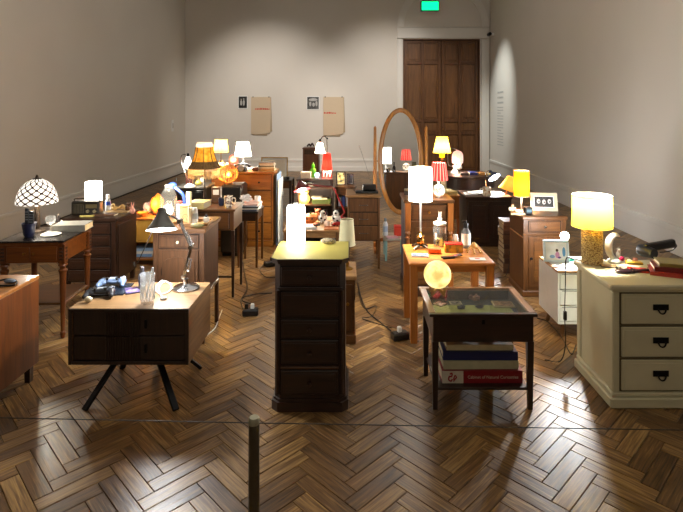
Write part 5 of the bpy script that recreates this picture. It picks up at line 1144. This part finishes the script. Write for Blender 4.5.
# M1 toys
zt = .45
t = T('pumpkin_ornament', 'orange ceramic pumpkin face on the toy table', 'ornament', xa(310, 5.2), 5.22, zt); MB().lathe([(0, .0), (.05, .004), (.075, .035), (.07, .075), (.035, .095), (0, .09)], 0, 0, 40, wob=lambda a, z: .07*abs(math.cos(4*a))-.03).part('pumpkin', pc(220, 120, 44, .35), t); tub(t, 'stem', pc(90, 110, 50), [(0, 0, .085), (.008, 0, .115)], [.01, .007]); MB().prism([(-.035, .055), (-.015, .05), (-.025, .07)], -.076, -.066).prism([(.015, .05), (.035, .055), (.025, .07)], -.076, -.066).part('eyes', blackp, t)
t = T('orange_block', 'small orange toy block beside the pumpkin ornament', 'toy', xa(315.5, 5.08), 5.05, zt); bx(t, 'block', pc(226, 110, 50), -.02, .02, -.02, .02, 0, .035, .004)
def plush(label, x, y, z, s_, c, spot, rz):
    t = T('plush_toy', label, 'toy', x, y, z, rz, 'plush toys on the toy table')
    m = MB().ball((0, 0, .05*s_), (.045*s_, .04*s_, .05*s_), 2).ball((0, -.02*s_, .115*s_), (.036*s_, .034*s_, .034*s_), 2)
    for q in (-1, 1): m.ball((q*.03*s_, -.045*s_, .018*s_), (.016*s_, .026*s_, .016*s_), 2).ball((q*.045*s_, -.02*s_, .065*s_), (.014*s_, .016*s_, .03*s_), 2)
    m.part('body', c, t)
    for q in (-1, 1): MB().ball((q*.032*s_, -.015*s_, .14*s_), (.012*s_, .008*s_, .02*s_), 2).part('ear', spot, t)
    for (a, b, c_) in ((-.02, -.038, .06), (.024, -.036, .038), (.012, -.05, .122)): MB().ball((a*s_, b*s_, c_*s_), (.013*s_, .007*s_, .012*s_), 2).part('patch', spot, t)
plush('white plush dog with black patches in the middle of toys', xa(322, 5.2), 5.24, zt, .85, pc(228, 224, 216, .9), pc(30, 28, 28, .9), .3)
plush('white plush toy with black patches leaning at the right', xa(337, 5.18), 5.20, zt, .92, pc(232, 230, 226, .9), pc(24, 24, 26, .9), -.5)
plush('small orange plush bear beside the pumpkin ornament', xa(317.5, 5.34), 5.37, zt, .8, pc(214, 140, 90, .9), pc(150, 80, 40, .9), .1)
t = T('soft_ball', 'pale pink toy ball in front of the plush dogs', 'ball', xa(327, 5.03), 5.04, zt); MB().ball((0, 0, .031), .031, 3).part('ball', pc(232, 206, 190, .8), t); tub(t, 'band', pc(170, 120, 100), [(.0315*math.cos(q), 0, .031+.0315*math.sin(q)) for q in [2*PI*i/24 for i in range(24)]], .002, 5, True)
t = T('open_album', 'open white album lying at the front of toy table', 'book', -.45, 5.02, zt, .1); bx(t, 'cover', pc(200, 196, 190), -.14, .10, -.09, .09, 0, .006, .001); MB().box(-.13, -.022, -.08, .08, .006, .02, .003).box(-.018, .09, -.08, .08, .006, .02, .003).part('pages', paper, t)
one(MB().tube([(-.03, 0, .008), (.03, 0, .008)], .008, 10), 'black_pen', blackp, 'thick black pen lying on the open album', 'pen', xa(317, 5.0), 5.0, zt+.02, .3)
t = T('orange_tray', 'flat orange tray on the toy table edge', 'tray', xa(330.5, 4.97)+.01, 4.965, zt); bx(t, 'floor', pc(216, 140, 90), -.065, .065, -.045, .045, 0, .006)
for a in ((-.07, .07, -.05, -.045), (-.07, .07, .045, .05)): bx(t, 'rim', pc(206, 126, 76), a[0], a[1], a[2], a[3], 0, .014, .001)
t = T('red_toy_car', 'small red toy car on the toy table', 'toy car', xa(335, 5.09), 5.095, zt, .5); MB().box(-.03, .03, -.014, .014, .006, .02, .004).box(-.014, .016, -.012, .012, .02, .032, .004).part('body', rd, t)
for dx in (-.018, .018):
    for dy in (-.014, .014): MB().cyl(0, 0, -.003, .003, .007, mx=Matrix.Translation((dx, dy, .007)) @ Matrix.Rotation(PI/2, 4, 'X'), n=12).part('wheel', blackp, t)
one(MB().box(-.03, .03, -.02, .02, 0, .03, .006), 'red_tin', rd, 'small red tin at the right edge of toy table', 'tin', -.145, 5.14, zt, .2)
# M2 things
zt = .512
t = T('green_box', 'long green box on the lower shelf under books', 'box', xa(321.5, 5.98), 5.99, zt); bx(t, 'box', pc(80, 92, 30, .5), -.105, .105, -.06, .06, 0, .038, .003); bx(t, 'lid', pc(96, 108, 36, .5), -.107, .107, -.062, .062, .038, .05, .003)
z_ = zt+.05
for k, (c, nme) in enumerate((((226, 214, 176), 'cream'), ((196, 186, 160), 'grey'))): book('small %s notebook lying on the green box' % nme, xa(320-3*k, 5.98), 5.99, z_, .17-.05*k, .1, .014, pc(*c), .05-.12*k, 'notebooks on the green box'); z_ += .014
book('pink book leaning in lower bay of shelf unit', xa(312, 6.05), 6.05, .218, .05, .12, .16, pc(200, 170, 168)); book('dark book standing in lower bay of shelf unit', xa(325, 6.05), 6.05, .218, .06, .12, .2, pc(44, 34, 40))
zt = .71
t = T('crumpled_tissue', 'crumpled white tissue on the shelf under maroon lamp', 'tissue', xa(309, 5.91), 5.922, zt); MB().ball((0, 0, .022), (.05, .028, .026), 3, .7, 6, 3).part('tissue', pc(220, 220, 206, .9), t, 80)
zt = .80
t = T('cream_card_box', 'cream card box on top of the shelf unit', 'box', xa(306, 6.03), 6.03, zt); bx(t, 'box', pc(230, 214, 190), -.058, .058, -.035, .035, 0, .058, .003); bx(t, 'lid', pc(236, 224, 202), -.06, .06, -.037, .037, .058, .075, .003)
t = T('green_bottle', 'bright green glass figure bottle behind cream card box', 'bottle', xa(313, 6.13), 6.14, zt); lat(t, 'body', shade('glowing_green_glass', (.16, .42, .05, 1), .02, .5), [(0, 0), (.035, 0), (.042, .03), (.034, .09), (.016, .11), (.02, .13), (.012, .15), (0, .155)]); cy(t, 'stopper', pc(84, 120, 40), 0, 0, .155, .17, .01)  # faint emission makes the green body glow, though it is no lamp
# N top
t = T('dark_curio', 'dark curled ornament on the tall narrow cabinet', 'ornament', xa(310.5, 10.15), 10.2, .86); tub(t, 'coil', pc(60, 26, 26, .4), sm([(-.07, 0, .02), (-.03, 0, .06), (0, 0, .025), (.03, 0, .075), (.06, 0, .02)], 5), .016)
# M4 frames and books
zt = .667
frame('small frame with a yellow standing figures photograph', xa(341.0, 6.4)+.0, 6.38, zt, .115, .165, .1, iron, blotch('yellow_photo', [(.38, C(70, 60, 40)), (.5, C(196, 180, 110)), (.62, C(226, 216, 170))], 22), .004, .01, 8)
frame('small dark frame beside the yellow photograph', xa(351.5, 6.42)-.015, 6.44, zt, .085, .13, -.1, pc(26, 30, 40), blotch('dark_photo', [(.4, C(24, 26, 36)), (.6, C(70, 76, 90))], 22), .004, .01, 8)
for k, (c, nme) in enumerate((((214, 214, 218), 'white'), ((60, 84, 150), 'blue'), ((190, 186, 190), 'grey'))): book('%s book standing in the brown cabinet bay' % nme, -.15+.045*k, 6.38, .416, .036, .14, .11+.012*k, pc(*c), 0, 'books in the brown cabinet bay')
# O top telephone + antenna radio
zt = .742
t = T('answering_machine', 'black cordless telephone base with raised antenna', 'telephone', xa(367, 5.34), 5.32, zt)
bx(t, 'base', blackp, -.12, .115, -.06, .07, 0, .022, .008); MB().box(-.05, .095, .0, .05, .022, .085, .01, Matrix.Rotation(.0, 4, 'X')).part('radio_body', blackp, t); bx(t, 'keypad', pc(64, 64, 70), -.11, -.06, -.045, .03, .022, .026, .002)
tub(t, 'antenna', chrome, [(.055, .03, .08), (xa(359, 5.36)-xa(367, 5.34), .06, za(145, 5.36)-zt)], .0022, 6)
tub(t, 'cord', blackp, sm([(-.12, 0, .012), (-.145, .05, .03), (-.11, .09, .05), (-.13, .12, .012), (-.12, .17, .008)], 6), .003, 6)
# low table before the mirror
zt = .235
t = T('red_box', 'bright red box on the low table before mirror', 'box', .50, 5.60, zt); bx(t, 'box', pc(214, 64, 36), -.04, .04, -.05, .05, 0, .09, .004); bx(t, 'lid', pc(200, 50, 30), -.042, .042, -.052, .052, .09, .105, .003)
book('pink and white magazine before the red box', .43, 5.50, zt, .12, .1, .008, pc(222, 180, 190), .2)
bottle('white bottle with grey cap on low table before mirror', 'lotion_bottle', 'bottle', xa(385.3, 5.6), 5.6, zt, [(0, 0), (.026, 0), (.028, .02), (.028, .12), (.014, .15), (0, .15)], pc(220, 224, 226, .35), (.15, .185), .013, pc(120, 130, 140), (.04, .1, .0284), pc(170, 190, 210))
# Q top
zt = .83
t = T('olive_box', 'upright olive green box behind the striped lamp', 'box', xa(447, 4.73)-.03, 4.768, zt); bx(t, 'box', pc(98, 96, 62), -.03, .03, -.012, .012, 0, .14, .002); bx(t, 'label_plate', pc(150, 140, 96), -.02, .02, -.014, -.012, .08, .11, 0)
t = T('cosmetic_jar', 'dark jar standing at left back of column cabinet', 'jar', .50, 4.66, zt); cy(t, 'jar', pc(60, 50, 44, .2), 0, 0, 0, .04, .026); cy(t, 'lid', pc(150, 130, 90, .3), 0, 0, .04, .054, .027)
bottle('dark bottle between low jars on the column cabinet', 'dark_bottle', 'bottle', .58, 4.70, zt, [(0, 0), (.02, 0), (.022, .06), (.008, .09), (.008, .12), (0, .12)], pc(40, 30, 26, .2), (.12, .135), .009, pc(26, 22, 22))
one(MB().lathe([(0, 0), (.03, 0), (.035, .03), (.03, .045), (0, .045)]), 'cream_pot', ceram, 'cream lidded pot at the left of column cabinet', 'pot', .53, 4.52, zt) if False else None
for k in range(2): book(('stack of yellowed pages lying on the orange end table', 'smaller yellowed page bundle on top of the stack')[k], 1.17+.0*k, 6.26, .582+k*.02, .18-.04*k, .22, .02, pc(214, 190, 130), .1+.15*k, 'yellowed pages')
# drum table books
zt = .69; cs_ = ((60, 40, 36), 'brown'), ((50, 60, 130), 'blue'), ((190, 130, 60), 'ochre'), ((206, 190, 160), 'cream')
for k, (c, nme) in enumerate(cs_): book('%s book lying on the round drum table' % nme, 1.58+.12*k, 7.22+.02*(k % 2), zt, .11, .15, .03+.008*(k % 2), pc(*c), .1*(k-1), 'books on the drum table')
# T2 top
zt = .583
mug('beige mug with a printed face on the dark cabinet', xa(487, 6.05)-.0, 6.06, zt, .05, .105, blotch('face_mug', [(.42, C(232, 222, 204)), (.58, C(214, 196, 170)), (.68, C(160, 120, 90))], 24, .35), 2.6, True)
rr = random.Random(9)
for k in range(6):
    lb = ('white paper sheet on the dark cabinet, near its left edge', 'grey printed sheet lowest at the left of dark cabinet', 'folded newspaper sheet behind the beige mug', 'tilted white sheet left of the beige mug', 'white sheet under the navy desk lamp', 'white sheet right of the beige mug')[k]
    px_ = (470, 474, 478, 481, 492, 497)[k]
    one(MB().box(-.075, .075, -.1, .1, 0, .002+.003*(k % 2), 0), 'paper_sheet', (paper, pc(186, 186, 184, .8))[k == 1], lb, 'paper', xa(px_, 6.25)-.0+.0, 6.24+.015*(k % 3), zt+.0052*k*(1 if k < 4 else 0) , rr.uniform(-.5, .5), 'papers on the dark cabinet')
# U stack of books by V
z_ = 0; rr = random.Random(2)
for k in range(11):
    h_ = (.05, .046, .05, .042, .052, .044, .05, .04, .05, .046, .036)[k]
    book('old brown book, number %s up from the floor beside brown cabinet' % ('one two three four five six seven eight nine ten eleven'.split()[k]), 1.565+rr.uniform(-.006, .006), 5.12, z_, .16+rr.uniform(-.01, .01), .2, h_, (pc(84, 56, 40), pc(106, 74, 54), pc(66, 42, 32))[k % 3], rr.uniform(-.05, .05), 'tall book stack on the floor', pc(170, 150, 120)); z_ += h_
# V top
zt = .689
def babies(t, M, w_, h):
    for k in (-1, 0, 1):
        MB().ball((k*.047, -.0045, h*.53-(.006 if k == 0 else 0)), (.016, .0012, .022), 2, mx=M).part('face_print', pc(170, 170, 168, .4), t)
        MB().ball((k*.047+.003, -.0055, h*.53-(.006 if k == 0 else 0)-.004), (.008, .0008, .009), 2, mx=M).part('face_print', pc(84, 84, 84, .4), t)
frame('cream framed black and white photograph of three baby faces', xa(544, 4.63), 4.62, zt, .235, .165, -.12, pc(176, 168, 142, .4), blotch('dark_baby_print', [(.4, C(14, 14, 14)), (.7, C(44, 44, 44))], 24), .006, .03, 14, extra=babies)
t = T('cube_clock', 'small black cube clock before the framed baby photo', 'clock', xa(527, 4.52), 4.50, zt, .1); bx(t, 'case', pc(26, 28, 32, .3), -.033, .033, -.03, .03, 0, .062, .006); bx(t, 'display', pc(90, 110, 120, .2), -.022, .022, -.032, -.03, .02, .044, 0)
t = T('angel_figurine', 'small cream figurine under the golden lamp', 'figurine', xa(512.5, 4.52), 4.52, zt); lat(t, 'body', pc(226, 196, 150), [(0, 0), (.018, 0), (.012, .03), (.016, .045), (.006, .055), (.012, .066), (.01, .078), (0, .084)], n=16); MB().ball((.02, .0, .04), (.012, .005, .018), 2).ball((-.02, 0, .04), (.012, .005, .018), 2).part('wings', pc(236, 216, 180), t)
t = T('wood_ornament', 'long cream driftwood piece lying before golden lamp', 'ornament', xa(517, 4.45), 4.43, zt, .1); tub(t, 'stick', pc(222, 190, 140), sm([(-.06, 0, .012), (-.02, .008, .014), (.02, -.006, .012), (.06, 0, .014)], 5), [.008]*5+[.012]*6+[.009]*5, 8); MB().ball((.03, 0, .018), (.016, .012, .012), 2).part('knot', pc(206, 160, 100), t)
# W top
zt = .476
def rain(t, M, w_, h):
    for (a, b, ra, rb, c) in ((.008, .052, .016, .024, (196, 140, 190)), (.006, .085, .010, .011, (60, 44, 40)), (-.03, .04, .02, .012, (120, 160, 210)), (.055, .075, .012, .035, (80, 140, 200)), (.02, .034, .014, .008, (90, 60, 140))):
        MB().ball((a, -.0045, b), (ra, .0008, rb), 2, mx=M).part('print_shape', pc(*c), t)
frame('white framed colour photograph of a child on bedside table', xa(556, 3.80), 3.79, zt, .185, .16, -.1, pc(190, 208, 220, .35), plain('bright_print', C(226, 232, 238), .3), .004, .018, 10, extra=rain)
t = T('paper_pad', 'white note pad on the white bedside table', 'paper', xa(570, 3.68), 3.68, zt, -.4); bx(t, 'pad', paper, -.07, .07, -.05, .05, 0, .006, 0); bx(t, 'binding', pc(190, 200, 206), -.07, .07, .042, .05, .006, .008, 0)
one(MB().ball((0, 0, .008), (.026, .012, .008), 2), 'turquoise_stone', pc(40, 186, 170, .3), 'small turquoise stone beside the note pad', 'stone', xa(572, 3.80), 3.82, zt)
one(MB().tube([(-.02, 0, .004), (.03, .01, .004)], .004, 8), 'short_pencil', pc(120, 90, 60), 'short brown pencil at left of the white table top', 'pencil', xa(554.5, 3.66), 3.65, zt, -.5)
# X top
zt = .664
X, Y = at(614, 262.5, zt); t = T('moon_figurine', 'white crescent moon figurine beside the rattan lamp', 'figurine', X, Y, zt)
cr = []
for i in range(15):
    q = math.radians(60+i*(285-60)/14); cr.append((.046*math.cos(q)+.012, 0, .098+.072*math.sin(q)))
MB().tube(cr, [.004+.018*math.sin(PI*i/14)**.8 for i in range(15)], 10).part('crescent', ceram, t); MB().lathe([(0, 0), (.034, 0), (.038, .012), (.026, .024), (.014, .034), (0, .036)], 0, 0, 18).part('base', pc(214, 222, 214, .3), t)
MB().ball((.024, -.004, .05), (.014, .012, .022), 2).ball((.026, -.006, .08), (.011, .011, .012), 2).part('child', ceram, t); MB().ball((.036, .004, .062), (.008, .005, .018), 2).part('wing', ceram, t)
for k, (px_, py_, c, lb) in enumerate(((622, 261, (206, 50, 96), 'small pink pebble right of the crescent moon figurine'), (627, 261.5, (224, 206, 196), 'small white bead beside the pink pebble'), (635, 262, (220, 150, 140), 'small salmon bead near the black hair dryer'), (630, 264, (232, 214, 150), 'small cream bead before the salmon bead'))):
    X, Y = at(px_, py_, zt); one(MB().ball((0, 0, .014), (.017, .014, .014), 2, .25, k), 'bead', pc(*c, .25), lb, 'bead', X, Y, zt, 0, 'beads on the cream dresser')
X, Y = at(608.5, 266.5, zt); t = T('picture_tile', 'small flat picture tile lying on the cream dresser', 'tile', X, Y, zt, -.25); bx(t, 'tile', pc(46, 40, 36), -.045, .045, -.03, .03, 0, .005, .001); bx(t, 'picture', blotch('tile_print', [(.4, C(170, 120, 80)), (.6, C(206, 176, 130))], 30), -.04, .04, -.025, .025, .005, .0056, 0)
X, Y = at(634, 264, zt); t = T('yellow_tin', 'small yellow tin tray on the cream dresser', 'tin', X, Y, zt, -.2); bx(t, 'tray', pc(220, 176, 40, .3), -.045, .045, -.022, .022, 0, .016, .003); bx(t, 'stripe', pc(90, 70, 30), -.045, .045, -.023, -.022, .005, .010, 0)
X, Y = at(634, 272.5, zt); t = T('hair_brush', 'dark purple paddle hair brush at the dresser front', 'hair brush', X, Y, zt, .04); pu = pc(56, 26, 36, .35)
MB().ball((-.058, 0, .011), (.055, .032, .010), 3).tube(sm([(-.01, 0, .011), (.03, 0, .010), (.12, 0, .011)], 4), [.016, .014, .012, .010, .009, .009, .010, .010, .008], 10).part('handle', pu, t)
br_ = MB(); rr = random.Random(4)
for i in range(-4, 5):
    for j in range(-2, 3):
        if (i/4.6)**2+(j/2.8)**2 < 1: br_.tube([(-.058+i*.0105, j*.009, .018), (-.058+i*.0113, j*.0098, .034)], .0012, 4)
b_ = br_.part('bristles', blackp, t); b_['kind'] = 'stuff'
X, Y = at(645, 257, zt); t = T('hair_dryer', 'black hair dryer lying across the dresser back', 'hair dryer', X+.03, Y-.02, zt, .05)
MB().lathe([(0, -.05), (.034, -.048), (.040, -.02), (.034, .03), (.03, .06), (0, .06)], 0, 0, 18, mx=Matrix.Translation((-.035, 0, .042)) @ Matrix.Rotation(.25, 4, 'Z') @ Matrix.Rotation(PI/2, 4, 'X')).part('barrel', blackp, t)
MB().bar((-.05, .0, .062), (.165, .02, .088), .036, .05, .01).part('handle', blackp, t); tub(t, 'cord', blackp, sm([(.165, .02, .088), (.19, .04, .06), (.18, .08, .02), (.12, .1, .006)], 5), .004, 6)
for k, (px_, py_, w_, d, h_, c, rz, lb) in enumerate(((673, 275, .22, .15, .022, (176, 52, 40), -.42, 'orange-red book, lowest at the right of the dresser'), (677, 269, .2, .14, .024, (110, 24, 26), -.36, 'dark red book between orange and olive books'), (681, 262, .17, .13, .02, (150, 134, 62), -.3, 'olive yellow book topmost on the dresser'))):
    book(lb, 1.82+.014*k, 2.93+.012*k, zt+(.0, .022, .046)[k], w_, d, h_, pc(*c, .35), rz, 'books on the cream dresser')
book('flat red notebook under the hair dryer', 1.665, 2.99, zt, .10, .08, .008, pc(206, 60, 46), -.3)
# R top
zt = .553
X, Y = at(440, 246, zt); t = T('rabbit_jar', 'glass jar of photographs with white rabbit on its lid', 'jar', X, Y, zt)
lat(t, 'jar', glass('jar_glass', op=.06), [(0, 0), (.048, 0), (.053, .01), (.053, .14), (.046, .158), (.046, .168)], n=24); lat(t, 'lid', ceram, [(0, .168), (.05, .168), (.05, .182), (.03, .19), (0, .19)], n=24)
for k in range(7):
    a = -PI/2+(k-3)*.45; c = ((40, 40, 44), (214, 206, 190), (50, 60, 70), (206, 190, 90), (30, 30, 34), (220, 220, 214), (90, 100, 110))[k]
    MB().box(-.011, .011, -.0005, .0005, 0, .05, 0, Matrix.Translation((.046*math.cos(a), .046*math.sin(a), .012+.045*(k % 3))) @ Matrix.Rotation(a+PI/2, 4, 'Z')).part('photo', pc(*c), t)
MB().cyl(0, 0, .008, .06, .035).part('filling', blotch('jar_filling', [(.4, C(20, 20, 24)), (.5, C(196, 180, 90)), (.6, C(90, 96, 100))], 40), t)
MB().ball((0, 0, .208), (.018, .016, .02), 2).ball((0, -.004, .232), (.013, .012, .012), 2).tube([(-.005, 0, .24), (-.009, 0, .265)], [.004, .003], 6).tube([(.005, 0, .24), (.009, 0, .265)], [.004, .003], 6).part('rabbit', ceram, t)
X, Y = at(455.5, 245.5, zt); bottle('small white pill bottle between jar and dark bottle', 'pill_bottle', 'bottle', X, Y, zt, [(0, 0), (.021, 0), (.022, .008), (.022, .058), (.018, .064), (0, .064)], pc(226, 224, 216, .4), (.064, .084), .019, whitep, (.015, .05, .0224), pc(206, 200, 180))
X, Y = at(466, 247.5, zt); t = T('pump_bottle', 'dark bottle with white label and black pump', 'bottle', X, Y, zt); lat(t, 'body', glass('tinted_glass', (.45, .42, .4, 1), op=.2), [(0, 0), (.032, 0), (.034, .01), (.034, .115), (.02, .14), (.016, .15), (0, .15)], n=22); lat(t, 'label', pc(216, 214, 204), [(.0346, .025), (.0346, .11)], n=22); MB().cyl(0, 0, .15, .185, .016).cyl(0, 0, .185, .2, .006).bar((.006, 0, .2), (-.03, 0, .196), .012, .01).part('pump', blackp, t)
X, Y = at(434.5, 253, zt); one(MB().box(-.045, .045, -.028, .028, 0, .042, .008), 'orange_soap', pc(238, 96, 20, .5), 'bright orange soap block on the orange table', 'soap', X, Y, zt, -.05)
X, Y = at(453.5, 251.5, zt); t = T('biscuit_tin', 'yellow and red rectangular tin in front of jar', 'tin', X, Y, zt, -.06); bx(t, 'tin', blotch('tin_print', [(.4, C(196, 150, 40)), (.55, C(170, 120, 30)), (.65, C(110, 90, 30))], 24, .35), -.068, .068, -.035, .035, 0, .055, .005); bx(t, 'lid', pc(176, 44, 30, .35), -.066, .066, -.033, .033, .055, .064, .003)
X, Y = at(420, 256, zt); t = T('blue_booklet', 'blue and white booklet near the brass lamp base', 'booklet', X, Y, zt, -.08); bx(t, 'booklet', pc(206, 208, 216), -.06, .06, -.036, .036, 0, .01, .001); bx(t, 'cover_print', blotch('blue_print', [(.4, C(60, 80, 150)), (.5, C(150, 164, 206)), (.6, C(36, 40, 70))], 30), -.058, .058, -.034, .034, .01, .011, 0)
X, Y = at(450, 258, zt); t = T('folded_phone', 'black flip phone lying at the table front', 'phone', X, Y, zt, .25); bx(t, 'body', blackp, -.06, .03, -.022, .022, 0, .012, .005); MB().box(0, .06, -.02, .02, 0, .008, .003, Matrix.Translation((.03, 0, .006)) @ Matrix.Rotation(-.15, 4, 'Y')).part('flap', pc(90, 92, 96, .2), t)
X, Y = at(474, 252, zt); t = T('wooden_octopus', 'pale wooden octopus ornament on the orange table', 'ornament', X, Y, zt); MB().ball((0, 0, .048), (.022, .022, .025), 2).part('head', pc(206, 166, 96), t)
for k in range(6):
    a = 2*PI*k/6+.3; tub(t, 'tentacle', pc(196, 150, 84), sm([(.01*math.cos(a), .01*math.sin(a), .034), (.034*math.cos(a), .034*math.sin(a), .03), (.05*math.cos(a), .05*math.sin(a), .007), (.062*math.cos(a+.2), .062*math.sin(a+.2), .006)], 4), .006, 8)
X, Y = at(477.5, 259, zt); t = T('white_card', 'white card with small red picture on the orange table', 'card', X, Y, zt, -.05); bx(t, 'card', paper, -.055, .055, -.032, .032, 0, .002, 0); MB().ball((0, 0, .0022), (.02, .011, .0006), 2).part('red_print', pc(200, 50, 40), t)
# S: vitrine contents and books below
zf = .517-.066
def vit(px, py): return at(px, py, zf)
X, Y = vit(455.5, 303); t = T('old_photo', 'small black and white photograph inside the vitrine', 'photograph', X, Y, zf, .05); bx(t, 'border', pc(196, 190, 160), -.036, .036, -.026, .026, 0, .002, 0); bx(t, 'print', blotch('vit_photo', [(.4, C(30, 30, 30)), (.6, C(150, 150, 146))], 40), -.028, .028, -.019, .019, .002, .0026, 0)
X, Y = vit(503, 305); t = T('picture_plaque', 'square framed relief picture inside the vitrine at right', 'plaque', X, Y, zf, -.05); bx(t, 'border', pc(190, 176, 130), -.062, .062, -.045, .045, 0, .008, .002); bx(t, 'relief', blotch('relief', [(.4, C(112, 84, 56)), (.6, C(170, 140, 100))], 60), -.052, .052, -.036, .036, .008, .010, 0)
X, Y = vit(475, 302); t = T('dried_flower', 'dried brown flower cluster in the middle of vitrine', 'dried flower', X, Y, zf); rr = random.Random(8)
for k in range(14):
    a = rr.uniform(0, 2*PI); q = rr.uniform(.0, .036); MB().ball((q*math.cos(a), q*math.sin(a)*.8, .014+rr.uniform(0, .022)), (.012, .011, .012), 1, .5, k).part('petal', pc(150, 104, 80) if k % 2 else pc(120, 80, 62), t)
for k, (px_, py_, lb) in enumerate(((480, 308, 'dark knobbly seed pod before the dried flower'), (461, 309, 'small dark stone at the left front of vitrine'))):
    X, Y = vit(px_, py_); one(MB().ball((0, 0, .010), (.024, .013, .011), 2, .5, k+3), 'seed_pod', pc(44, 42, 36), lb, 'seed pod', X, Y, zf)
X, Y = vit(440, 304); t = T('reflection_picture', 'added pink flower picture in place of the moon stand reflection', 'picture', X+.0, Y-.0, zf, PI/4); bx(t, 'border', pc(96, 70, 48), -.034, .034, -.034, .034, 0, .004, 0); bx(t, 'print', blotch('pink_flowers', [(.42, C(90, 50, 50)), (.55, C(220, 150, 150)), (.66, C(236, 200, 196))], 50), -.027, .027, -.027, .027, .004, .0048, 0)  # added diamond imitates the stand's pinkish reflection in the glass
z_ = .114; x0, x1 = .49, .928; yf = 2.79
redc = pc(128, 14, 26, .35)
b1 = book('large red book titled on its spine, lowest of four under vitrine', (x0+x1)/2, yf+.15, z_, x1-x0, .30, .068, redc, 0, 'large books under the vitrine')
bx(b1, 'spine_panel', pc(206, 196, 178), -(x1-x0)/2+.001, -(x1-x0)/2+.115, -.153, -.1502, .001, .067, 0)
def text(s_, size, mat, parent, loc, name='lettering'):
    cu = bpy.data.curves.new(name, 'FONT'); cu.body = s_; cu.size = size; cu.align_x = 'CENTER'; cu.align_y = 'CENTER'; cu.extrude = .0004
    o = bpy.data.objects.new(name, cu); col.objects.link(o); dg = bpy.context.evaluated_depsgraph_get()
    me = bpy.data.meshes.new_from_object(o.evaluated_get(dg)); bpy.data.objects.remove(o)
    me.materials.append(mat); q = bpy.data.objects.new(name, me); col.objects.link(q); q.parent = parent; q.location = loc; q.rotation_euler = (PI/2, 0, 0); return q
text('Cabinet of Natural Curiosities', .0225, pc(206, 190, 170), b1, (.0575, -.1512, .033))
MB().tube(sm([(-.178, -.154, .052), (-.166, -.154, .056), (-.168, -.154, .04), (-.18, -.154, .038), (-.184, -.154, .022), (-.172, -.154, .014), (-.164, -.154, .024)], 5), .0042, 6).tube(sm([(-.158, -.154, .022), (-.15, -.154, .044), (-.142, -.154, .034), (-.15, -.154, .024), (-.158, -.154, .012)], 5), .0036, 6).part('spine_emblem', pc(150, 24, 30), b1)
z_ += .068
b2 = book('large pale grey book, second of four under vitrine', .705, yf+.155, z_, .41, .28, .046, pc(176, 172, 140), .01, 'large books under the vitrine', None); z_ += .046
b3 = book('large navy blue book, third of four under vitrine', .705, yf+.155, z_, .41, .27, .048, pc(20, 30, 84, .35), -.01, 'large books under the vitrine', None); z_ += .048
b4 = book('large brown-covered cream book, topmost of four under vitrine', .705, yf+.165, z_, .37, .26, .032, pc(150, 104, 56, .4), .0, 'large books under the vitrine', None, spine=pc(206, 192, 150))
# power strips and cables
def strip(label, x, y, rz, plugs):
    t = T('power_adapter', label, 'power strip', x, y, 0, rz); bx(t, 'block', blackp, -.06, .06, -.035, .035, 0, .05, .008)
    for k, (dx, c) in enumerate(plugs): bx(t, 'plug', c, dx-.014, dx+.014, -.012, .014, .05, .088, .004)
    return t
X, Y = at(250.5, 315, 0); strip('black power block with two plugs beside the pedestal cabinet', X, Y, .1, [(-.03, blackp), (.015, whitep)])
X, Y = at(400, 339, 0); strip('black power block with white plug by the orange table', X, Y, .35, [(-.005, whitep)])
X, Y = at(270, 266, 0); strip('small black adapter on the floor behind the pedestal cabinet', X, Y, .6, [(.02, blackp)])
def cable(label, pts, mat=None, r=.0045):
    P = [(*at(p, q, r), r) for p, q in pts]; c = P[0]
    one(MB().tube(sm([(a-c[0], b-c[1], 0) for a, b, _ in P], 6), r, 6), 'floor_cable', mat or blackp, label, 'cable', c[0], c[1], r)
cable('black cable running right from the power block to pedestal cabinet', [(252, 304), (243, 301), (244, 297), (256, 294), (272, 293)])
cable('black cable curling left of the power block', [(243, 309), (241, 300), (246, 292), (247, 285), (245, 276), (243, 262)])
cable('black cable from the small adapter around the writing table', [(266, 262), (260, 270), (266, 277), (275, 277)])
cable('dark cable looping down to the power block by orange table', [(357, 282), (362, 300), (368, 312), (380, 322), (391, 331)])
cable('thin dark cable beside the loop near orange table', [(358, 291), (364, 308), (376, 306), (372, 316), (362, 318), (372, 322), (392, 328)], r=.003)
cable('white cable on the floor beside the fluted table', [(207, 335), (215, 328), (219, 318), (222, 310)], whitep, .004)
cable('black cable running behind the display table', [(464, 262), (452, 268), (446, 276), (452, 281)], r=.004)
cable('dark cable between display table and brown cabinet', [(500, 284), (485, 287), (470, 281)], r=.003)
cable('dark cable on the floor under the white bedside table', [(537, 318), (548, 322), (562, 338), (571, 354), (576, 345)], r=.0035)
t = T('lamp_cord', 'black cord with switch hanging from rattan lamp down dresser', 'cord', 1.35, 3.215, 0)
tub(t, 'cord', blackp, sm([(.10, -.06, .669), (.03, -.02, .672), (-.0, .02, .66), (.0, .03, .5), (-.005, .03, .3), (.0, .03, .12), (-.03, .04, .006), (-.12, .06, .005)], 6), .0032, 6); bx(t, 'inline_switch', blackp, -.012, .008, .02, .04, .27, .33, .005)
t = T('wall_lead', 'thin cord with plug hanging down beside the book stack', 'cord', xa(509.5, 5.0), 4.98, 0); tub(t, 'cord', blackp, sm([(0, 0, .42), (.002, 0, .25), (-.01, 0, .1), (-.06, -.05, .005), (-.14, -.1, .005)], 6), .003, 6); bx(t, 'plug', blackp, -.012, .012, -.01, .01, .19, .235, .004)
